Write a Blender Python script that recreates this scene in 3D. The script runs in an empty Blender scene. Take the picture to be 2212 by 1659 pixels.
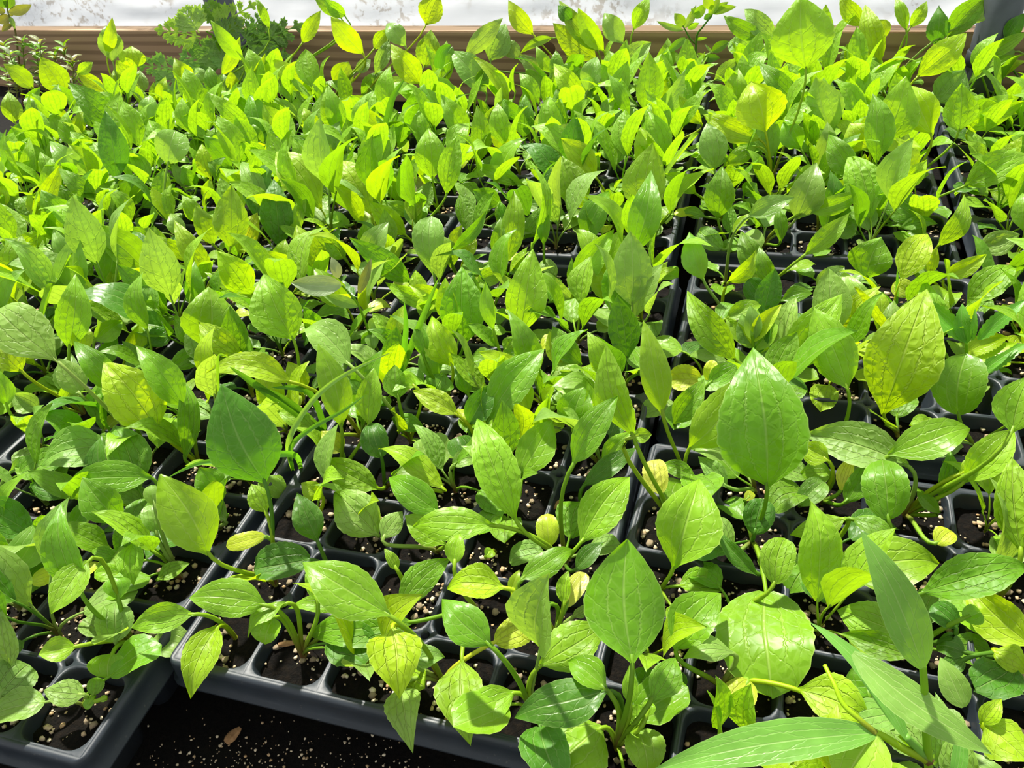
import bpy, bmesh, math, random
from mathutils import Vector, Matrix, noise
random.seed(7)
D = bpy.data
SC = bpy.context.scene
COL = SC.collection
P = 0.05                      # pitch of one tray cell in metres
# ------------------------------------------------------------------ camera
F_PX, PITCH, ROLL, YAW, CAM_H = 1650.0, math.radians(38.2), math.radians(-6.74), math.radians(20.0), 8.16 * P
IW, IH = 2212.0, 1659.0
def yawed(x, y, z):
    c, s = math.cos(YAW), math.sin(YAW)
    return Vector((x * c - y * s, x * s + y * c, z))
_up = Vector((0, math.sin(PITCH), math.cos(PITCH))); _rt = Vector((1, 0, 0))
FW = yawed(0, math.cos(PITCH), -math.sin(PITCH))
RT = yawed(*(_rt * math.cos(ROLL) + _up * math.sin(ROLL)))
UP = yawed(*(_up * math.cos(ROLL) - _rt * math.sin(ROLL)))
CAM = Vector((0, 0, CAM_H))
cd = D.cameras.new('camera'); cam = D.objects.new('camera', cd); COL.objects.link(cam)
cd.sensor_width = 36.0; cd.sensor_fit = 'HORIZONTAL'; cd.lens = F_PX / IW * 36.0
cd.clip_start = 0.01; cd.clip_end = 50
mw = Matrix.Identity(4)
for r in range(3):
    mw[r][0], mw[r][1], mw[r][2], mw[r][3] = RT[r], UP[r], -FW[r], CAM[r]
cam.matrix_world = mw
SC.camera = cam
# ------------------------------------------------------------------ light
SC.view_settings.view_transform = 'Standard'; SC.view_settings.look = 'None'
SC.view_settings.gamma = 1.0; SC.view_settings.use_curve_mapping = False
SC.view_settings.exposure = 0.66
cy = SC.cycles
cy.max_bounces, cy.diffuse_bounces, cy.glossy_bounces, cy.transmission_bounces, cy.transparent_max_bounces = 5, 3, 1, 3, 4
cy.caustics_reflective = False; cy.caustics_refractive = False
cy.use_adaptive_sampling = True; cy.adaptive_threshold = 0.10; cy.adaptive_min_samples = 16; cy.use_denoising = True
wd = D.worlds.new('greenhouse_daylight'); SC.world = wd; wd.use_nodes = True
bg = wd.node_tree.nodes['Background']
bg.inputs[0].default_value = (0.96, 0.98, 0.97, 1); bg.inputs[1].default_value = 0.60
SUN_AZ, SUN_EL = math.radians(14), math.radians(56)     # azimuth to the left of the view direction
sd = D.lights.new('sun', 'SUN'); sd.energy = 6.2; sd.angle = math.radians(2.2); sd.color = (1.0, 0.96, 0.86)
so = D.objects.new('sun', sd); COL.objects.link(so)
_a = YAW + SUN_AZ
to_sun = Vector((-math.sin(_a) * math.cos(SUN_EL), math.cos(_a) * math.cos(SUN_EL), math.sin(SUN_EL)))
so.rotation_euler = to_sun.to_track_quat('Z', 'Y').to_euler(); so.location = (0, 0, 3)
# ------------------------------------------------------------------ pixels <-> space
def ray(x, y):
    return (FW + RT * ((x - IW / 2) / F_PX) - UP * ((y - IH / 2) / F_PX)).normalized()
def hit(x, y, pt, nrm):
    d = ray(x, y); k = d.dot(nrm)
    if abs(k) < 1e-4: k = 1e-4
    return CAM + d * ((pt - CAM).dot(nrm) / k)
def on_z(x, y, z): return hit(x, y, Vector((0, 0, z)), Vector((0, 0, 1)))
def pix(p):
    d = p - CAM; z = d.dot(FW)
    if z < 0.01: return (-9999, -9999)
    return (IW / 2 + F_PX * d.dot(RT) / z, IH / 2 - F_PX * d.dot(UP) / z)
# ------------------------------------------------------------------ object helpers
def link(name, me, parent=None, mat=None, loc=None):
    o = D.objects.new(name, me); COL.objects.link(o)
    if parent is not None: o.parent = parent
    if mat is not None and me is not None and not me.materials: me.materials.append(mat)
    if loc is not None: o.location = loc
    return o
def tag(o, label=None, cat=None, group=None, kind=None):
    if label: o['label'] = label
    if cat: o['category'] = cat
    if group: o['group'] = group
    if kind: o['kind'] = kind
    return o
def empty(name, loc):
    o = D.objects.new(name, None); COL.objects.link(o); o.location = loc
    o.empty_display_size = 0.01
    return o
def mesh(name, v, f, smooth=True):
    me = D.meshes.new(name); me.from_pydata(v, [], f)
    if smooth: me.polygons.foreach_set('use_smooth', [True] * len(me.polygons))
    me.update(); return me
def box(name, x0, x1, y0, y1, z0, z1, bevel=0.0):
    bm = bmesh.new(); bmesh.ops.create_cube(bm, size=1)
    for v in bm.verts:
        v.co = Vector((x0 + (v.co.x + .5) * (x1 - x0), y0 + (v.co.y + .5) * (y1 - y0), z0 + (v.co.z + .5) * (z1 - z0)))
    if bevel: bmesh.ops.bevel(bm, geom=bm.edges[:], offset=bevel, segments=2, affect='EDGES')
    me = D.meshes.new(name); bm.to_mesh(me); bm.free(); return me
# ------------------------------------------------------------------ materials
class NT:
    def __init__(s, name):
        s.m = D.materials.new(name); s.m.use_nodes = True; s.t = s.m.node_tree
        s.t.nodes.clear(); s.out = s.t.nodes.new('ShaderNodeOutputMaterial')
    def n(s, typ, ins=None, **kw):
        nd = s.t.nodes.new('ShaderNode' + typ)
        for k, v in kw.items(): setattr(nd, k, v)
        for k, v in (ins or {}).items(): s.put(nd.inputs[k], v)
        return nd
    def put(s, sock, v):
        if isinstance(v, bpy.types.NodeSocket): s.t.links.new(v, sock)
        elif isinstance(v, bpy.types.Node): s.t.links.new(v.outputs[0], sock)
        else: sock.default_value = v
    def math(s, op, a, b=0.0, c=None):
        nd = s.n('Math', operation=op); s.put(nd.inputs[0], a); s.put(nd.inputs[1], b)
        if c is not None: s.put(nd.inputs[2], c)
        return nd.outputs[0]
    def ramp(s, fac, lo, hi):
        nd = s.n('MapRange', interpolation_type='SMOOTHSTEP'); s.put(nd.inputs[0], fac)
        nd.inputs[1].default_value, nd.inputs[2].default_value = lo, hi
        return nd.outputs[0]
    def mix(s, fac, a, b, mode='MIX'):
        nd = s.n('Mix', data_type='RGBA', blend_type=mode); s.put(nd.inputs[0], fac); s.put(nd.inputs[6], a); s.put(nd.inputs[7], b)
        return nd.outputs[2]
    def surf(s, sh): s.t.links.new(sh.outputs[0], s.out.inputs['Surface']); return s.m

def leaf_material(name, quilt=1.0, net=True, transl=0.42):
    k = NT(name)
    uv = k.n('UVMap', uv_map='rel'); sx = k.n('SeparateXYZ', {0: uv.outputs[0]})
    u, v = sx.outputs[0], sx.outputs[1]
    t = k.math('ABSOLUTE', k.math('MULTIPLY', k.math('SUBTRACT', v, 0.5), 2.0))
    mm = k.n('UVMap', uv_map='mm')
    rnd = k.n('ObjectInfo')
    off = k.n('VectorMath', {0: mm.outputs[0]}, operation='ADD')
    cmb = k.n('CombineXYZ', {0: k.math('MULTIPLY', rnd.outputs['Random'], 91.0), 1: k.math('MULTIPLY', rnd.outputs['Random'], 37.0), 2: 0.0})
    k.put(off.inputs[1], cmb.outputs[0]); co = off.outputs[0]
    wob = k.n('TexNoise', {'Vector': co, 'Scale': 0.35, 'Detail': 1.0}).outputs[0]
    wob = k.math('MULTIPLY', k.math('SUBTRACT', wob, 0.5), 0.16)
    tw = k.math('ADD', t, wob)
    mid = k.math('SUBTRACT', 1.0, k.ramp(t, 0.010, 0.055))
    def line(c, w): return k.math('SUBTRACT', 1.0, k.ramp(k.math('ABSOLUTE', k.math('SUBTRACT', tw, c)), w * .15, w))
    far = k.math('SUBTRACT', 1.0, k.ramp(u, 0.62, 0.95))
    lat = k.math('MULTIPLY', k.math('MAXIMUM', line(0.40, 0.045), k.math('MULTIPLY', line(0.74, 0.04), 0.45)), far)
    # side veins leaving the midrib at an angle
    q = k.math('FRACT', k.math('ADD', k.math('SUBTRACT', k.math('MULTIPLY', u, 5.0), k.math('MULTIPLY', tw, 1.3)), 5.0))
    side = k.math('SUBTRACT', 1.0, k.ramp(k.math('ABSOLUTE', k.math('SUBTRACT', q, 0.5)), 0.01, 0.06))
    vor = k.n('TexVoronoi', {'Vector': co, 'Scale': 0.135}, feature='DISTANCE_TO_EDGE')
    vfine = k.n('TexVoronoi', {'Vector': co, 'Scale': 0.36}, feature='DISTANCE_TO_EDGE')
    netm = k.math('SUBTRACT', 1.0, k.ramp(vor.outputs[0], 0.0, 0.07))
    netf = k.math('SUBTRACT', 1.0, k.ramp(vfine.outputs[0], 0.0, 0.10))
    vein = k.math('MAXIMUM', mid, k.math('MULTIPLY', lat, 0.75))
    vein = k.math('MAXIMUM', vein, k.math('MULTIPLY', side, 0.28))
    if net: vein = k.math('MAXIMUM', vein, k.math('MULTIPLY', netm, 0.26))
    edge = k.math('MULTIPLY', k.ramp(t, 0.95, 1.0), 0.6)
    pale = k.math('MAXIMUM', k.math('MULTIPLY', vein, 0.50), edge)
    blot = k.n('TexNoise', {'Vector': co, 'Scale': 0.07, 'Detail': 1.5}).outputs[0]
    hue = k.n('HueSaturation', {'Color': rnd.outputs['Color'], 'Hue': 0.5, 'Saturation': 1.0})
    k.put(hue.inputs['Value'], k.math('ADD', 0.70, k.math('MULTIPLY', blot, 0.60)))
    base = hue.outputs[0]
    palecol = k.mix(1.0, base, (1.6, 1.3, 1.9, 1), 'MULTIPLY')
    palecol = k.mix(0.30, palecol, (0.75, 0.85, 0.40, 1))
    col = k.mix(pale, base, palecol)
    tcol = k.mix(1.0, base, (1.95, 1.68, 0.5, 1), 'MULTIPLY')
    tcol = k.mix(k.math('MULTIPLY', k.math('MAXIMUM', vein, k.math('MULTIPLY', netf, 0.25)), 0.28), tcol, (0.08, 0.20, 0.01, 1))
    # quilted relief between the veins
    pil = k.math('MULTIPLY', k.ramp(vor.outputs[0], 0.0, 0.5), 0.75)
    h = k.math('SUBTRACT', pil, k.math('MULTIPLY', k.math('MAXIMUM', mid, k.math('MAXIMUM', lat, k.math('MULTIPLY', side, .45))), 0.75))
    vary = k.math('ADD', 0.5, k.math('MULTIPLY', rnd.outputs['Random'], 0.9))
    bmp = k.n('Bump', {'Strength': k.math('MULTIPLY', vary, 0.78 * quilt), 'Distance': 0.0010, 'Height': h})
    pb = k.n('BsdfPrincipled', {'Base Color': col, 'Roughness': k.math('ADD', 0.36, k.math('MULTIPLY', rnd.outputs['Random'], 0.16)), 'Specular IOR Level': 0.42, 'Normal': bmp.outputs[0]})
    tr = k.n('BsdfTranslucent', {'Color': tcol, 'Normal': bmp.outputs[0]})
    return k.surf(k.n('MixShader', {0: transl, 1: pb.outputs[0], 2: tr.outputs[0]}))

def stalk_material():
    k = NT('leaf_stalk')
    uv = k.n('UVMap', uv_map='rel'); u = k.n('SeparateXYZ', {0: uv.outputs[0]}).outputs[0]
    oi = k.n('ObjectInfo')
    red = k.math('MULTIPLY', k.math('SUBTRACT', 1.0, k.ramp(u, 0.0, 0.55)), k.math('ADD', 0.35, k.math('MULTIPLY', oi.outputs['Random'], 0.65)))
    col = k.mix(red, oi.outputs['Color'], (0.13, 0.036, 0.02, 1))
    pb = k.n('BsdfPrincipled', {'Base Color': col, 'Roughness': 0.45, 'Specular IOR Level': 0.3})
    tr = k.n('BsdfTranslucent', {'Color': k.mix(1.0, col, (1.6, 1.4, .8, 1), 'MULTIPLY')})
    return k.surf(k.n('MixShader', {0: 0.25, 1: pb.outputs[0], 2: tr.outputs[0]}))

def plastic_material():
    k = NT('black_plastic'); tc = k.n('TexCoord')
    n1 = k.n('TexNoise', {'Vector': tc.outputs['Object'], 'Scale': 60.0, 'Detail': 4.0}).outputs[0]
    n2 = k.n('TexNoise', {'Vector': tc.outputs['Object'], 'Scale': 420.0, 'Detail': 2.0}).outputs[0]
    dust = k.math('MULTIPLY', k.ramp(n2, 0.66, 0.76), k.math('MULTIPLY', n1, 0.35))
    col = k.mix(dust, k.mix(n1, (0.010, 0.0145, 0.021, 1), (0.021, 0.029, 0.040, 1)), (0.20, 0.19, 0.16, 1))
    ro = k.math('ADD', 0.38, k.math('MULTIPLY', n1, 0.22))
    b = k.n('Bump', {'Strength': 0.12, 'Distance': 0.0006, 'Height': n1})
    return k.surf(k.n('BsdfPrincipled', {'Base Color': col, 'Roughness': ro, 'Specular IOR Level': 0.5, 'Normal': b.outputs[0]}))

def soil_material(name='potting_soil', dark=1.0):
    k = NT(name); tc = k.n('TexCoord')
    n1 = k.n('TexNoise', {'Vector': tc.outputs['Object'], 'Scale': 260.0, 'Detail': 6.0, 'Roughness': 0.7}).outputs[0]
    n2 = k.n('TexNoise', {'Vector': tc.outputs['Object'], 'Scale': 40.0, 'Detail': 3.0}).outputs[0]
    c = k.mix(k.ramp(n1, 0.40, 0.80), (0.0022 * dark, 0.0016 * dark, 0.0011 * dark, 1), (0.014 * dark, 0.0088 * dark, 0.0048 * dark, 1))
    c = k.mix(k.math('MULTIPLY', k.ramp(n2, 0.55, 0.75), 0.45), c, (0.010 * dark, 0.012 * dark, 0.0035 * dark, 1))
    b = k.n('Bump', {'Strength': 1.0, 'Distance': 0.003, 'Height': n1})
    return k.surf(k.n('BsdfPrincipled', {'Base Color': c, 'Roughness': 0.85, 'Specular IOR Level': 0.15, 'Normal': b.outputs[0]}))

def perlite_material():
    k = NT('perlite'); tc = k.n('TexCoord')
    at = k.n('Attribute', attribute_name='tone', attribute_type='GEOMETRY')
    n1 = k.n('TexNoise', {'Vector': tc.outputs['Object'], 'Scale': 700.0, 'Detail': 3.0}).outputs[0]
    geo = k.n('NewGeometry')
    c = k.mix(geo.outputs['Random Per Island'], (0.66, 0.58, 0.42, 1), (0.36, 0.22, 0.10, 1))
    c = k.mix(k.ramp(n1, 0.48, 0.80), c, (0.26, 0.17, 0.08, 1))
    b = k.n('Bump', {'Strength': 0.8, 'Distance': 0.0008, 'Height': n1})
    return k.surf(k.n('BsdfPrincipled', {'Base Color': c, 'Roughness': 0.85, 'Normal': b.outputs[0]}))

def wood_material():
    k = NT('lumber'); tc = k.n('TexCoord')
    mp = k.n('Mapping', {'Vector': tc.outputs['Object'], 'Scale': (1.1, 14.0, 14.0)})
    n0 = k.n('TexNoise', {'Vector': mp.outputs[0], 'Scale': 1.6, 'Detail': 2.0}).outputs[0]
    w = k.n('TexWave', {'Vector': mp.outputs[0], 'Scale': 1.15, 'Distortion': 9.0, 'Detail': 2.0, 'Detail Scale': 0.55}, bands_direction='Z', wave_type='BANDS').outputs[0]
    fib = k.n('TexNoise', {'Vector': k.n('Mapping', {'Vector': tc.outputs['Object'], 'Scale': (6, 300, 300)}).outputs[0], 'Scale': 1.0, 'Detail': 3.0}).outputs[0]
    c = k.mix(k.ramp(w, 0.35, 0.95), (0.36, 0.225, 0.12, 1), (0.19, 0.105, 0.05, 1))
    c = k.mix(k.math('MULTIPLY', fib, 0.35), c, (0.46, 0.33, 0.20, 1))
    c = k.mix(k.math('MULTIPLY', k.ramp(n0, .5, .8), .3), c, (0.30, 0.19, 0.11, 1))
    b = k.n('Bump', {'Strength': 0.25, 'Distance': 0.001, 'Height': fib})
    return k.surf(k.n('BsdfPrincipled', {'Base Color': c, 'Roughness': 0.75, 'Normal': b.outputs[0]}))

def film_material():
    k = NT('greenhouse_film'); tc = k.n('TexCoord'); ob = tc.outputs['Object']
    z = k.n('SeparateXYZ', {0: ob}).outputs[2]
    n1 = k.n('TexNoise', {'Vector': ob, 'Scale': 55.0, 'Detail': 5.0, 'Roughness': 0.65}).outputs[0]
    n2 = k.n('TexNoise', {'Vector': ob, 'Scale': 7.0, 'Detail': 3.0}).outputs[0]
    dirt = k.math('MULTIPLY', k.ramp(n1, 0.50, 0.60), k.ramp(n2, 0.45, 0.56))
    soft = k.ramp(n2, 0.35, 0.75)
    c = k.mix(k.math('MULTIPLY', soft, 0.35), (0.66, 0.68, 0.72, 1), (0.46, 0.49, 0.53, 1))
    c = k.mix(k.math('MULTIPLY', dirt, 0.6), c, (0.24, 0.19, 0.13, 1))
    wr = k.n('TexNoise', {'Vector': k.n('Mapping', {'Vector': ob, 'Scale': (9, 9, 22)}).outputs[0], 'Scale': 1.0, 'Detail': 3.0}).outputs[0]
    b = k.n('Bump', {'Strength': 0.35, 'Distance': 0.006, 'Height': wr})
    df = k.n('BsdfPrincipled', {'Base Color': c, 'Roughness': 0.32, 'Normal': b.outputs[0]})
    tr = k.n('BsdfTranslucent', {'Color': c, 'Normal': b.outputs[0]})
    sh = k.n('MixShader', {0: 0.6, 1: df.outputs[0], 2: tr.outputs[0]}); cl = k.n('BsdfTransparent', {0: (.95, .97, 1, 1)})
    return k.surf(k.n('MixShader', {0: k.math('SUBTRACT', 0.36, k.math('MULTIPLY', dirt, 0.3)), 1: sh.outputs[0], 2: cl.outputs[0]}))

def metal_material():
    k = NT('galvanised_pipe'); tc = k.n('TexCoord')
    n1 = k.n('TexNoise', {'Vector': tc.outputs['Object'], 'Scale': 45.0, 'Detail': 4.0}).outputs[0]
    c = k.mix(n1, (0.035, 0.042, 0.048, 1), (0.10, 0.115, 0.125, 1))
    return k.surf(k.n('BsdfPrincipled', {'Base Color': c, 'Roughness': 0.5, 'Metallic': 0.55}))

M_LEAF = leaf_material('seedling_leaf')
M_WEED = leaf_material('weed_leaf', quilt=0.5, net=False, transl=0.34)
M_GRASS = leaf_material('grass_leaf', quilt=0.15, net=False, transl=0.35)
M_STALK = stalk_material(); M_TRAY = plastic_material(); M_SOIL = soil_material(); M_GROUND = soil_material('ground_soil', 0.55)
M_PERL = perlite_material(); M_WOOD = wood_material(); M_FILM = film_material(); M_PIPE = metal_material()
# ------------------------------------------------------------------ setting: ground, board, film
def wavy_ground():
    v, f = [], []
    nx, ny = 90, 90
    x0, x1, y0, y1 = -2.15, 0.95, -0.30, 1.85
    for j in range(ny + 1):
        for i in range(nx + 1):
            x = x0 + (x1 - x0) * i / nx; y = y0 + (y1 - y0) * j / ny
            v.append((x, y, -0.0665 + 0.004 * noise.noise(Vector((x * 14, y * 14, 0))) - 0.003))
    for j in range(ny):
        for i in range(nx):
            a = j * (nx + 1) + i; f.append((a, a + 1, a + nx + 2, a + nx + 1))
    return mesh('floor', v, f)
GROUND = link('floor', wavy_ground(), None, M_GROUND); tag(GROUND, 'dark bench floor strewn with spilled potting mix', None, None, 'structure')
BA, BB = Vector((-39.5 * P, 30.52 * P, 0)), Vector((9.0 * P, 25.97 * P, 0))
bdir = (BB - BA).normalized(); bang = math.atan2(bdir.y, bdir.x)
blen = (BB - BA).length
me = box('board', 0, blen, 0, 0.038, -0.078, 1.2 * P, 0.0015)
board = link('lumber_board', me, None, M_WOOD, BA); board.rotation_euler.z = bang
tag(board, 'long brown lumber board standing on edge behind the trays', 'board')
for kx, kz, kr in ((1.33, 0.018, .006), (1.62, 0.032, .012), (1.90, 0.010, .005)):      # knots in the board
    bm = bmesh.new(); bmesh.ops.create_uvsphere(bm, u_segments=14, v_segments=8, radius=1)
    for q in bm.verts: q.co = Vector((q.co.x * kr * 1.4, q.co.y * .0012, q.co.z * kr))
    mk = D.meshes.new('knot'); bm.to_mesh(mk); bm.free()
    kk = NT('knot_wood'); mm_ = kk.surf(kk.n('BsdfPrincipled', {'Base Color': (0.10, 0.045, 0.02, 1), 'Roughness': .7}))
    link('knot', mk, board, mm_, (kx, 0.0, kz))
# film sheet behind the board
v, f = [], []; nx, nz = 200, 40
for j in range(nz + 1):
    for i in range(nx + 1):
        s = i / nx; h = j / nz
        x = -0.25 + (blen + 0.5) * s; z = -0.06 + 0.32 * h
        y = 0.055 + 0.05 * h + 0.010 * math.sin(h * 9 + 2 * noise.noise(Vector((x * 2, 0, 3)))) + 0.012 * noise.noise(Vector((x * 3.5, z * 16, 1))) + 0.006 * noise.noise(Vector((x * 11, z * 40, 5)))
        v.append((x, y, z))
for j in range(nz):
    for i in range(nx):
        a = j * (nx + 1) + i; f.append((a, a + 1, a + nx + 2, a + nx + 1))
film = link('wall_back', mesh('film', v, f), None, M_FILM, BA); film.rotation_euler.z = bang
tag(film, 'mud-spattered translucent white plastic greenhouse film behind the board', None, None, 'structure')
def pipe(name, x, y, r, z1, label):
    n, rings = 24, []
    v, f = [], []
    prof = [(r * 1.0, -0.075), (r, z1), (r * .86, z1), (r * .86, z1 - .02)]
    for rr, z in prof:
        for a in range(n): v.append((rr * math.cos(2 * math.pi * a / n), rr * math.sin(2 * math.pi * a / n), z))
    for k in range(len(prof) - 1):
        for a in range(n): f.append((k * n + a, k * n + (a + 1) % n, (k + 1) * n + (a + 1) % n, (k + 1) * n + a))
    o = link(name, mesh(name, v, f), None, M_PIPE, (x, y, 0)); tag(o, label, 'post')
    c = NT('band'); 
    vv, ff = [], []
    for rr, z in ((r * 1.02, .03), (r * 1.09, .032), (r * 1.09, .048), (r * 1.02, .05)):
        for a in range(n): vv.append((rr * math.cos(2 * math.pi * a / n), rr * math.sin(2 * math.pi * a / n), z))
    for k in range(3):
        for a in range(n): ff.append((k * n + a, k * n + (a + 1) % n, (k + 1) * n + (a + 1) % n, (k + 1) * n + a))
    link('pipe_collar', mesh('pipe_collar', vv, ff), o, M_PIPE)
    return o
pipe('steel_post', 6.15 * P, 25.2 * P, 0.026, 0.32, 'grey steel greenhouse post at the right end of the board')
pipe('steel_post', -20.3 * P, 27.9 * P, 0.028, 0.32, 'grey steel greenhouse post behind the lacy-leaved weed')

# ------------------------------------------------------------------ trays
NA = 5
def rloop(hx, hy, r, z):
    out = []
    for cx, cy, a0 in ((1, 1, 0), (-1, 1, 90), (-1, -1, 180), (1, -1, 270)):
        for k in range(NA):
            a = math.radians(a0 + 90 * k / (NA - 1))
            out.append((cx * (hx - r) + r * math.cos(a), cy * (hy - r) + r * math.sin(a), z))
    return out
def oloop(h, notch, z):
    out = []; rn = 0.0030
    for q, (cx, cy, a0) in enumerate(((1, 1, 270), (-1, 1, 0), (-1, -1, 90), (1, -1, 180))):
        if notch[q]:
            for k in range(NA):
                a = math.radians(a0 - 90 * k / (NA - 1)); out.append((cx * h + rn * math.cos(a), cy * h + rn * math.sin(a), z))
        else:
            d = 0.006
            tx, ty = ((0, 1), (-1, 0), (0, -1), (1, 0))[q]; ux, uy = ((-1, 0), (0, -1), (1, 0), (0, 1))[q]
            for k in range(NA):
                s = k / (NA - 1)
                if s < .5: out.append((cx * h - tx * d * (1 - 2 * s), cy * h - ty * d * (1 - 2 * s), z))
                else: out.append((cx * h + ux * d * (2 * s - 1), cy * h + uy * d * (2 * s - 1), z))
    return out
CELLS = {}
def cell_mesh(notch):
    if notch in CELLS: return CELLS[notch]
    h = P / 2; n = 4 * NA
    loops = [oloop(h, notch, 0), rloop(h - .0010, h - .0010, .0105, .0004), rloop(h - .0017, h - .0017, .0100, -.0006), rloop(h - .0022, h - .0022, .0095, -.003),
             rloop(h - .0085, h - .0085, .008, -.054)]
    v = [q for l in loops for q in l]; f = []
    for k in range(len(loops) - 1):
        for a in range(n):
            b = (a + 1) % n; f.append((k * n + a, k * n + b, (k + 1) * n + b, (k + 1) * n + a))
    f.append(tuple((len(loops) - 1) * n + a for a in range(n)))
    for q in range(4):                      # vent hole walls
        if notch[q]:
            o = len(v)
            for k in range(NA):
                p = loops[0][q * NA + k]; v.append((p[0], p[1], -0.016))
            for k in range(NA - 1): f.append((q * NA + k, o + k, o + k + 1, q * NA + k + 1))
    CELLS[notch] = mesh('cell', v, f); CELLS[notch].materials.append(M_TRAY)
    return CELLS[notch]
def rim_mesh(w, d):
    n = 4 * NA; hx, hy = w / 2, d / 2
    pr = [(0, .0004, 0), (.0014, .002, .0006), (.0030, .006, .0001), (.0042, .008, -.0016), (.0048, .009, -.005), (.0056, .010, -.0165), (.0078, .012, -.0178), (.0080, .0122, -.0192), (.0070, .011, -.0196)]
    v, f = [], []
    for off, r, z in pr: v += rloop(hx + off, hy + off, r, z)
    for k in range(len(pr) - 1):
        for a in range(n):
            b = (a + 1) % n; f.append((k * n + a, k * n + b, (k + 1) * n + b, (k + 1) * n + a))
    return mesh('rim', [(x + hx, y + hy, z) for x, y, z in v], f)
TRAYS = [  # key, x0, y0, columns, rows, turn, words, label
 ('T1', -6.26, 3.78, 5, 10, -0.2, 'near middle tray', 'black plug tray in the front centre with its glossy front rim fully visible'),
 ('T2', -6.45, 14.25, 5, 12, 0.4, 'far middle tray', 'black plug tray behind the front centre tray reaching to the board'),
 ('L1', -11.56, 2.36, 5, 10, 0.9, 'near left tray', 'black plug tray at lower left whose front corner points at the camera'),
 ('L2', -11.75, 12.85, 5, 10, 0.5, 'far left tray', 'black plug tray behind the lower left tray'),
 ('M1', -17.20, 3.3, 5, 10, 0.4, 'outer left tray', 'black plug tray at the left picture edge beside the lower left tray'),
 ('M2', -17.10, 13.7, 5, 10, 0.4, 'outer far left tray', 'black plug tray at far left below the lacy-leaved weed'),
 ('N2', -22.5, 13.5, 5, 10, 0.0, 'outermost far left tray', 'black plug tray at the far left edge below the reddish weeds'),
 ('R1', -1.10 - .0419, 3.64, 10, 5, -2.4, 'near right tray', 'black plug tray at lower right under the long-leaved weed'),
 ('R2', -0.86, 9.2, 10, 5, -0.6, 'second right tray', 'black plug tray at middle right with an empty dark cell in front'),
 ('R3', -0.92, 14.82, 5, 11, -0.3, 'far right tray', 'black plug tray behind the middle right tray holding the tallest leaf'),
 ('R4', 4.62, 14.75, 5, 10, -1.5, 'outer far right tray', 'black plug tray at upper right along the picture edge'),
]
ORD = ['first', 'second', 'third', 'fourth', 'fifth', 'sixth', 'seventh', 'eighth', 'ninth', 'tenth', 'eleventh', 'twelfth']
SOILZ = -0.0085
CELL_LIST = []       # (tray key, col, row, world centre)
LOW = {('R2', 2, 0): -.030, ('R2', 4, 1): -.030, ('R2', 4, 2): -.022, ('R2', 3, 1): -.02, ('R2', 1, 2): -.014, ('L1', 3, 0): -.014, ('T1', 0, 0): -.012}
ICO = []
for s in range(8):
    bm = bmesh.new(); bmesh.ops.create_icosphere(bm, subdivisions=1, radius=1)
    r_ = random.Random(s)
    sx_, sy_ = r_.uniform(.7, 1.25), r_.uniform(.7, 1.1)
    for q in bm.verts: q.co = q.co * r_.uniform(.66, 1.22); q.co.x *= sx_; q.co.y *= sy_; q.co.z *= r_.uniform(.6, .95)
    ICO.append(([tuple(q.co) for q in bm.verts], [tuple(x.index for x in fc.verts) for fc in bm.faces])); bm.free()
GRAN = []
for vv, ff in ICO:
    g = mesh('granule', vv, ff); g.materials.append(M_PERL); GRAN.append(g)
def granule_stuff(name, pts, parent):
    v, f = [], []
    for p, r in pts:
        iv, fi = random.choice(ICO); o = len(v); a = random.uniform(0, 6.28); c, s = math.cos(a), math.sin(a)
        for q in iv: v.append((p[0] + r * (q[0] * c - q[1] * s), p[1] + r * (q[0] * s + q[1] * c), p[2] + r * q[2]))
        f += [tuple(o + t for t in q) for q in fi]
    if not v: return None
    o = link(name, mesh(name, v, f), parent, M_PERL); o['kind'] = 'stuff'; return o
BIG = []
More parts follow.
